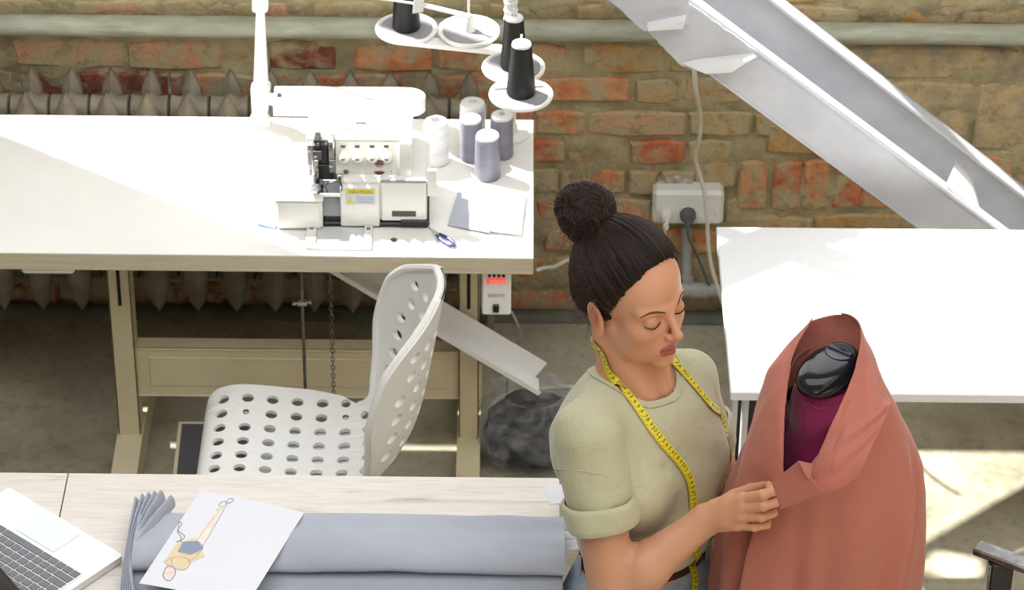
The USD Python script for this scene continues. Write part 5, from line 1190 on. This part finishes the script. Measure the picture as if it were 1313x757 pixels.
mats['tshirt'] = usdkit.material(stage, '/World/Looks/tshirt', {'g': ('geometry', {}), 'n': ('noise_texture', {'scale': 800, 'detail': 1}), 'b': ('bump', {'strength': .4, 'distance': .0005}), 'n2': ('noise_texture', {'scale': 16, 'detail': 3, 'distortion': 1.0}), 'b2': ('bump', {'strength': .6, 'distance': .010}),
    'p': ('principled_bsdf', {'base_color': srgb(181, 179, 150), 'roughness': .8, 'sheen_weight': .2})}, [('g.position', 'n.vector'), ('g.position', 'n2.vector'), ('n2.fac', 'b2.height'), ('n.fac', 'b.height'), ('b2.normal', 'b.normal'), ('b.normal', 'p.normal')], 'p.BSDF')
shp = obj('tshirt', nets(f_shirt, lo, hi, .0048), 'tshirt', bp, smooth=True)
t_ = np.linspace(0, 2 * math.pi, 64, endpoint=False)
def neckring(k, dz): return np.array([NB + TF * .010 + TL * math.cos(t) * (.0635 + k) + TF * math.sin(t) * (.0655 + k) + (0, 0, .010 - .026 * math.sin(t) + dz) for t in t_])
P0, P1 = surf(f_shirt, neckring(.004, -.002), (0, 0, 1), 10), surf(f_shirt, neckring(.021, -.012), (0, 0, 1), 10)
for i, P in enumerate((P0, P1)):
    pass
G = np.stack([P0 - (0, 0, .004), P0 + (0, 0, .0035), P0 * .55 + P1 * .45 + (0, 0, .004), P1 + (0, 0, .0025), P1 - (0, 0, .002)], 1); G = np.concatenate([G, G[:1]], 0)
obj('collar', sheet(G, .002, False), 'tshirt', shp, smooth=True)
obj('collar_seam', tube(P1 + (0, 0, .002), .0012, 5, close=True), 'tshirt', shp)
for S, C, r in ((SHR, CUF, .0605), (SHL, CUL, .0515)):
    d = unit(C - S); a_, b_, _ = basis(d)
    rings = []
    for h, k in ((-.042, .9985), (-.043, 1.06), (-.036, 1.085), (-.010, 1.065), (.003, 1.03), (.004, .97), (-.004, .93)):
        rr2 = r * k * (1 + .03 * np.sin(3 * t_ + h * 40) + .02 * np.sin(5 * t_ + 1))
        rings.append(C + d * h + rr2[:, None] * (np.cos(t_)[:, None] * a_ + np.sin(t_)[:, None] * b_))
    G = np.stack(rings, 1); G = np.concatenate([G, G[:1]], 0); obj('cuff', sheet(G, .0025, True), 'tshirt', shp, smooth=True, label='turned-up sleeve cuff')

def seam(pts, r=.0011, n=40):
    P = []
    for a, b in pts:
        p = at(a, b, y=4.0); d = unit(p - EYE)
        for _ in range(80): p = p + d * np.clip(f_shirt(p[None])[0] * .7, -.01, .02)
        P.append(p)
    obj('seam', tube(spline(P, n), r, 5), 'tshirt', shp)
seam([(756, 484), (742, 508), (734, 540), (732, 575), (735, 598)]); seam([(714, 603), (724, 602), (745, 604), (770, 608), (792, 612)])
# jeans, belt, shoes
mat('denim', srgb(164, 178, 194), .8, var=srgb(138, 152, 170), scale=30, bump=.0008, bscale=500); mat('belt_leather', srgb(62, 34, 28), .5); mat('shoe', srgb(230, 228, 222), .6)
HP = NB + (.036, 0, -.45)
FT = [np.array([HP[0], HP[1], 0]) + TL * .09 * s + TF * .0 for s in (-1, 1)]
def f_jeans(p):
    c = sd_ell(p, HP + (0, 0, -.02), (.150, .110, .15), RT3); c = smin(c, sd_ell(p, HP + (0, 0, -.10) - TF * .02, (.168, .125, .13), RT3), .05)
    for s in (-1, 1):
        h = HP + TL * .085 * s + (0, 0, -.13); k = np.array([h[0], h[1], .48]) + TF * .02; a = np.array([h[0], h[1], .10])
        c = smin(c, sd_chain(p, [h, k, a], [.088, .064, .052], .03), .03)
    c = c + (meshkit.fbm(p * 14, 3, 9) - .5) * .010
    return smax(c, p[..., 2] - (HP[2] + .075), .003)
jp = obj('jeans', nets(f_jeans, HP - (.24, .24, HP[2] - .07), HP + (.24, .24, .09), .009), 'denim', bp, smooth=True)
def ring_on(f, z, off, w):
    P = np.array([np.array([HP[0], HP[1], z]) + TL * math.cos(t) * .19 + TF * math.sin(t) * .14 for t in t_]); n = np.array([unit(TL * math.cos(t) / .17 + TF * math.sin(t) / .12) for t in t_])
    P = surf(f, P, n, 40) + n * off; return np.concatenate([np.stack([P - (0, 0, w), P - n * -.001, P + (0, 0, w)], 1), np.stack([P - (0, 0, w), P + n * .001, P + (0, 0, w)], 1)[:1]], 0)
obj('belt', sheet(ring_on(f_jeans, HP[2] + .052, .004, .017), .003, True), 'belt_leather', jp, smooth=True, label='dark brown leather belt')
for t in (.5, 1.1, 2.0, 2.7, 3.6, 4.6, 5.6):
    nn_ = unit(TL * math.cos(t) / .17 + TF * math.sin(t) / .12); b = surf(f_jeans, (np.array([HP[0], HP[1], HP[2] + .052]) + TL * math.cos(t) * .19 + TF * math.sin(t) * .14)[None], nn_[None], 40)[0] + nn_ * .007
    obj('belt_loop', cbox(b, (.011, .004, .05), .0015, np.stack([np.cross((0, 0, 1), nn_), nn_, (0, 0, 1)], 1)), 'denim', jp)
for s in (-1, 1):
    b = np.array([HP[0], HP[1], 0]) + TL * .085 * s + TF * .03
    obj('shoe', hull([b + TL * x + TF * y + (0, 0, z) for x, y, z in ((-.04, -.09, 0), (.04, -.09, 0), (-.045, .11, 0), (.045, .11, 0), (-.02, .16, 0), (.02, .16, 0), (-.035, -.08, .08), (.035, -.08, .08), (-.035, .02, .09), (.035, .02, .09), (-.03, .12, .04), (.03, .12, .04))]), 'shoe', bp)

# ------------------------------------------------------------------ tape measure round the neck
mat('tape_yellow', srgb(222, 206, 48), .45); mat('tape_ink', srgb(48, 46, 30), .6)
f_all = lambda p: np.minimum(np.minimum(f_shirt(p), f_neck(p)), f_jeans(p))
def hit(px, r, f, y0=4.05):
    """Where the line of sight meets the surface f."""
    p = at(px, r, y=y0); d = unit(p - EYE)
    for _ in range(90): p = p + d * np.clip(f(p[None])[0] * .7, -.01, .02)
    return p
tp = thing('tape_measure', 'yellow measuring tape hanging round the woman\'s neck', 'tape measure', NB)
def ribbon(pts, lead, w=.0165, n=160, lift=.003, tail=()):
    P = [hit(px, r, f_all) for px, r in pts] + list(tail); P = spline(lead + P, n)
    e = 1e-3; N = np.stack([f_all(P + np.eye(3)[k] * e) - f_all(P - np.eye(3)[k] * e) for k in range(3)], -1); N /= np.maximum(np.linalg.norm(N, axis=1, keepdims=True), 1e-9)
    for _ in range(10):                                   # keep it clear of what it lies on
        dd = f_all(P); P = P + N * np.maximum(lift - dd, 0)[:, None]
    for _ in range(6): P[1:-1] = .5 * P[1:-1] + .25 * (P[:-2] + P[2:]); N[1:-1] = .5 * N[1:-1] + .25 * (N[:-2] + N[2:])
    dd = f_all(P); P = P + N * np.maximum(lift - dd, 0)[:, None]
    N /= np.linalg.norm(N, axis=1, keepdims=True); T = np.gradient(P, axis=0); T /= np.linalg.norm(T, axis=1, keepdims=True); S = np.cross(T, N); S /= np.linalg.norm(S, axis=1, keepdims=True)
    N2 = np.cross(S, T); G = np.stack([P + S * k for k in (-w / 2, 0, w / 2)], 1)
    obj('tape', sheet(G, .0007, False), 'tape_yellow', tp, smooth=True); obj('tape', sheet(G, .0007, True), 'tape_yellow', tp, smooth=True) if False else None
    s = np.r_[0, np.cumsum(np.linalg.norm(np.diff(P, axis=0), axis=1))]; marks, digs = [], []
    def fr(d): i = min(np.searchsorted(s, d), n - 1); return P[i], S[i], T[i], N2[i]
    k = 0
    for d in np.arange(.004, s[-1] - .004, .0033):
        p, S_, T_, N_ = fr(d); l = .0058 if k % 3 == 0 else .0032
        marks.append(cbox(p + S_ * (w / 2 - l / 2) + N_ * .0006, (l, .0009, .0006), .0001, np.stack([S_, T_, N_], 1)))
        if k % 3 == 1:
            tx = meshkit.text_mesh(str(k // 3 % 10 + 1), .0068, .0005, True); tx.vertices[:, :2] -= tx.bounds[:, :2].mean(0); tx.vertices = tx.vertices @ np.stack([T_, -S_, N_], 0) + p - S_ * .0026 + N_ * .0003; digs.append(tx)
        k += 1
    obj('scale_marks', cat(marks), 'tape_ink', tp, kind='stuff'); obj('scale_numbers', cat(digs), 'tape_ink', tp, kind='stuff')
back = [NB - TF * .075 + (0, 0, .055), NB - TF * .06 - TL * .045 + (0, 0, .052)]
ribbon([(772, 450), (780, 474), (800, 502), (823, 532), (845, 562), (868, 590), (882, 612), (887, 640), (887, 668), (886, 700), (887, 730), (888, 762)], back, n=210)
back2 = [NB - TF * .075 + (0, 0, .055), NB - TF * .055 + TL * .05 + (0, 0, .05), NB + TF * .01 + TL * .068 + (0, 0, .035)]
ribbon([(866, 468), (880, 484), (898, 506), (914, 524), (926, 542), (932, 560)], back2, n=190, tail=[at(931, 600, y=4.455), at(924, 650, y=4.435), at(917, 700, y=4.425), at(915, 762, y=4.42)])
# ------------------------------------------------------------------ dress form
FC = at(1063, 466, z=1.45); FA = unit(np.array([-.6, -.8, 0])); FB = np.array([-FA[1], FA[0], 0]); FB = FB if FB[0] > 0 else -FB     # its front and its side
RF3 = np.stack([FB, FA, (0, 0, 1)], 1)
mat('velvet', srgb(138, 22, 84), .75, sheen_weight=.6, sheen_roughness=.4, bump=.0004, bscale=600); mat('gloss_black', (.010, .012, .016), .16); mat('pole_black', (.02, .02, .022), .4)
df = thing('dress_form', 'magenta dress form with a glossy black neck cap, under the pink cloth', 'dress form', (FC[0], FC[1], 0))
ax = lambda s, f, z: np.array([FC[0], FC[1], 0]) + FB * s + FA * f + np.array([0, 0, z - .04])
YM = lambda y: y + .035 - .055 * min(max((y - 4.2) / .26, 0), 1)      # depth of the collar about the form
def f_form(p):
    c = sd_chain(p, [ax(0, -.005, 1.30), ax(0, 0, 1.40), ax(0, .0, 1.47)], [.075, .055, .050], .03)
    c = smin(c, sd_ell(p, ax(0, -.012, 1.25), (.108, .074, .11), RF3), .04)
    c = smin(c, sd_cone(p, ax(-.085, -.01, 1.315), ax(.085, -.01, 1.315), .034, .034), .05)
    for s in (-1, 1): c = smin(c, sd_ell(p, ax(.05 * s, .048, 1.185), (.05, .04, .055), RF3), .04)
    c = smin(c, sd_ell(p, ax(0, 0, 1.05), (.095, .07, .13), RF3), .06); c = smin(c, sd_ell(p, ax(0, -.01, .86), (.12, .088, .13), RF3), .06)
    return smax(c, np.maximum(p[..., 2] - ax(0, 0, 1.455)[2], .72 - p[..., 2]), .004)
obj('torso', nets(f_form, ax(0, 0, .75) - (.2, .2, 0), ax(0, 0, 1.46) + (.2, .2, .01), .0065), 'velvet', df, smooth=True, label='magenta fabric-covered torso')
for s in (-.045, 0, .045):
    P = np.array([ax(s * (1 + .5 * (1.44 - z)), .2, z) for z in np.linspace(1.44, 1.0, 24)]); P = surf(f_form, P, FA[None], 50); obj('seam', tube(P, .0012, 5), 'velvet', df)
def oval(a, b, z, n=40): t = np.linspace(0, 2 * math.pi, n, endpoint=False); return np.array([ax(a * math.cos(k), b * math.sin(k), z) for k in t])
lv2 = [(.040, .064, 1.458), (.0445, .072, 1.461), (.0465, .0765, 1.470), (.0455, .0755, 1.480), (.041, .070, 1.489), (.034, .060, 1.4945), (.024, .046, 1.4965), (.001, .001, 1.4975)]
G = np.stack([oval(*q) for q in lv2], 1); G = np.concatenate([G, G[:1]], 0)
n_, m_ = G.shape[:2]; I = np.arange(n_ * m_).reshape(n_, m_)
capm = tm(G.reshape(-1, 3), np.vstack([np.c_[I[:-1, :-1].ravel(), I[1:, :-1].ravel(), I[1:, 1:].ravel()], np.c_[I[:-1, :-1].ravel(), I[1:, 1:].ravel(), I[:-1, 1:].ravel()]]))
capm.merge_vertices(); capm.fix_normals()
cp = obj('neck_cap', capm, 'gloss_black', df, smooth=40, label='glossy black neck cap')
kc = ax(.002, -.033, 1.4958)
mat('dial_grey', srgb(70, 74, 82), .25)
kn = obj('dial', lathe([(.0265, -.003), (.0265, .0015), (.025, .0025), (.024, .0016), (0, .002)], kc, 32), 'dial_grey', cp)
obj('dial_ring', tube(np.array([kc + np.array([.0256 * math.cos(t), .0256 * math.sin(t), .0016]) for t in np.linspace(0, 2 * math.pi, 32, endpoint=False)]), .0012, 6, close=True), 'gloss_black', kn)
obj('dial_grip', beam(kc - FB * .0245 + (0, 0, .003), kc + FB * .0245 + (0, 0, .003), .009, .007, (0, 0, 1), .002), 'gloss_black', kn)
obj('plate', cbox(ax(0, .030, 1.4945), (.03, .022, .004), .001, RF3), 'print_black', cp)
obj('neck_seam', tube(np.array([ax(.0525 * math.cos(t), .058 * math.sin(t) + .001, 1.435 + .002 * math.sin(14 * t)) for t in np.linspace(0, 2 * math.pi, 60, endpoint=False)]), .0006, 4, close=True), mat('thread_pale', srgb(150, 90, 110), .7), df)
obj('pole', tube([ax(0, 0, .02), ax(0, 0, .78)], .014, 12), 'pole_black', df)
obj('foot', lathe([(.15, 0), (.15, .012), (.04, .03), (.02, .05), (.014, .05)], ax(0, 0, 0), 32), 'pole_black', df)

# ------------------------------------------------------------------ the pink cloth draped over it
mats['terracotta'] = usdkit.material(stage, '/World/Looks/terracotta', {'g': ('geometry', {}), 'n': ('noise_texture', {'scale': 850, 'detail': 1}), 'b': ('bump', {'strength': .35, 'distance': .0004}), 'n2': ('noise_texture', {'scale': 9, 'detail': 3, 'distortion': .8}), 'b2': ('bump', {'strength': .35, 'distance': .006}),
    'p': ('principled_bsdf', {'base_color': srgb(176, 104, 89), 'roughness': .72, 'sheen_weight': .15})}, [('g.position', 'n.vector'), ('g.position', 'n2.vector'), ('n2.fac', 'b2.height'), ('n.fac', 'b.height'), ('b2.normal', 'b.normal'), ('b.normal', 'p.normal')], 'p.BSDF')
dc = thing('draped_cloth', 'terracotta pink cloth draped as a coat with a big turned collar over the dress form', 'cloth', (FC[0], FC[1], .5))
CC = np.array([.553, 4.385])
ph0 = math.radians(226)                                    # where the front edges meet
def cape(u, z):
    """u from 0 (front edge on top) round by the camera side and the back to 1 (front edge beneath)."""
    a = ph0 + u * (2 * math.pi + .16) - .02
    k = np.interp(z, [.45, .8, 1.0, 1.15, 1.21, 1.277, 1.34, 1.39, 1.42, 1.45], [1.08, 1.05, 1.03, 1.02, .97, .84, .68, .54, .46, .40])
    rx, ry = .178 * k, .142 * k
    rx = rx * np.where(np.cos(a) < 0, 1 - (1 - np.interp(z, [.9, 1.1, 1.2, 1.45], [1, .97, .86, .84])) * np.clip(-np.cos(a) * 2, 0, 1), 1)
    low = np.clip((1.30 - z) / .30, 0, 1)
    ac = np.radians(308 + np.clip((z - .95) / .26, -.6, 1.3) * 22)
    w = .008 * np.sin(a * 5 + 1.2) + .005 * np.sin(a * 9 + .5) + .024 * np.exp(-((a - ac) / .085) ** 2) - .030 * np.exp(-((a - ac - .22) / .12) ** 2) - .016 * np.exp(-((a - ac + .3) / .2) ** 2) + .014 * np.exp(-((a - np.radians(262)) / .10) ** 2)
    r = 1 + w / .15 * low + .0 * a
    lay = (.012 + .02 * np.clip((1.1 - z) * 4, 0, 1)) * np.clip(1 - u * 14, 0, 1) - (.026 + .03 * np.clip((1.1 - z) * 4, 0, 1)) * np.clip((u - .93) * 14, 0, 1)
    x = CC[0] + (rx * r + lay) * np.cos(a); y = CC[1] + (ry * r + lay) * np.sin(a)
    return np.stack([x, y, z + 0 * a], -1)
uu, zz2 = np.meshgrid(np.linspace(0, 1, 150), np.r_[np.linspace(.45, 1.15, 30), np.linspace(1.17, 1.43, 30)], indexing='ij')
# the top falls away at the front to leave the neck open
a_ = ph0 + uu * (2 * math.pi + .16); front = np.maximum(np.exp(-(uu / .135) ** 2), np.exp(-((1 - uu) / .085) ** 2))
zc_ = zz2 - front * np.clip((zz2 - 1.13) / .27, 0, 1.15) * .165
G = cape(uu, zc_); G += (meshkit.fbm(G * 7, 3, 4)[..., None] - .5) * .010 * np.array([1, 1, 0])
obj('drape', sheet(G, .002, True), 'terracotta', dc, smooth=True)
def cpatch(rows, nu=50, nv=26, th=.002, flip=False, amp=.006, sd=1, near=0, creases=()):
    G = patch([[at(a, b, y=YM(c) - near * min(1, max(0, (b - 440) / 60))) for a, b, c in r] for r in rows], nu, nv); n = np.cross(np.gradient(G, axis=0), np.gradient(G, axis=1)); n /= np.linalg.norm(n, axis=2, keepdims=True)
    G = G + n * ((meshkit.fbm(G * 16, 3, sd) - .5) * amp + (np.abs(meshkit.noise(G * 19 + 7, sd) - .5) + np.abs(meshkit.noise(G * 11 + 2, sd + 1) - .5)) * amp * .9)[..., None]
    U_, V_ = np.meshgrid(np.linspace(0, 1, nu), np.linspace(0, 1, nv), indexing='ij'); q = np.stack([U_, V_ * .6], -1)
    for u0, v0, u1, v1, dp in creases:
        a, b = np.array([u0, v0 * .6]), np.array([u1, v1 * .6]); t = np.clip(((q - a) @ (b - a)) / ((b - a) @ (b - a)), 0, 1); ds = np.linalg.norm(q - a - t[..., None] * (b - a), axis=-1)
        G = G + n * (dp * np.clip(1 - ds / .07, 0, 1) * np.clip(np.minimum(t, 1 - t) * 6 + .3, 0, 1))[..., None]
    return sheet(G, th, flip)
lap1 = cpatch([[(1078, 403, 4.462), (1086, 408, 4.470), (1094, 417, 4.475)], [(1104, 436, 4.395), (1112, 447, 4.410), (1120, 462, 4.425)], [(1086, 500, 4.305), (1112, 500, 4.325), (1138, 508, 4.345)],
               [(1063, 552, 4.245), (1096, 546, 4.25), (1143, 521, 4.305)], [(1040, 613, 4.195), (1078, 596, 4.195), (1126, 556, 4.245)], [(1040, 640, 4.19), (1075, 628, 4.185), (1102, 609, 4.195)]], 80, 44, near=.030, creases=[(.28, .45, .60, .95, .006), (.66, .25, .60, .95, .007), (.45, .2, .66, .25, -.004), (.78, .3, .74, .95, .006)])
lap2 = cpatch([[(1024, 591, 4.190), (990, 618, 4.215)], [(1040, 613, 4.180), (996, 636, 4.200)], [(1060, 632, 4.172), (1001, 653, 4.195)]], 24, 16, sd=7, amp=.002, near=.052)
lap3 = cpatch([[(1034, 602, 4.190), (1032, 618, 4.186), (1030, 642, 4.182)], [(1075, 590, 4.186), (1074, 606, 4.182), (1066, 626, 4.180)], [(1112, 566, 4.22), (1110, 590, 4.205), (1104, 609, 4.200)]], 24, 20, sd=9, amp=.002, near=.050)
obj('collar', cat(lap1), 'terracotta', dc, smooth=True, label='right side of the turned-down collar')
obj('lapel', cat(cpatch([[(1024, 591, 4.128), (1042, 595, 4.150)], [(1030, 603, 4.126), (1041, 603, 4.143)], [(1037, 615, 4.124), (1039, 613, 4.128)]], 10, 10, amp=.0005)), 'terracotta', dc, smooth=True)
obj('lapel', cat(lap2), 'terracotta', dc, smooth=True, label='folded lower corner of the collar')
left = cpatch([[(1042, 408, 4.462), (1035, 416, 4.465), (1028, 425, 4.468), (1030, 434, 4.49)], [(1018, 452, 4.40), (1008, 456, 4.41), (994, 462, 4.43), (996, 470, 4.49)], [(1009, 500, 4.325), (998, 500, 4.335), (981, 500, 4.375), (976, 508, 4.46)],
               [(1005, 560, 4.255), (990, 560, 4.262), (966, 560, 4.32), (960, 566, 4.41)], [(1004, 604, 4.222), (985, 612, 4.232), (950, 622, 4.30), (946, 626, 4.40)], [(1003, 640, 4.22), (980, 650, 4.23), (940, 655, 4.29), (938, 658, 4.38)]], sd=3)
obj('collar', left, 'terracotta', dc, smooth=True, label='left side of the turned-down collar')
bk = cpatch([[(1038, 411, 4.466), (1058, 405.5, 4.478), (1082, 404, 4.466)], [(1022, 440, 4.455), (1060, 424, 4.475), (1106, 430, 4.45)], [(1006, 475, 4.44), (1060, 450, 4.465), (1112, 462, 4.43)], [(998, 510, 4.43), (1060, 480, 4.46), (1112, 500, 4.43)]], 24, 30, sd=5)
obj('back_collar', bk, 'terracotta', dc, smooth=True)
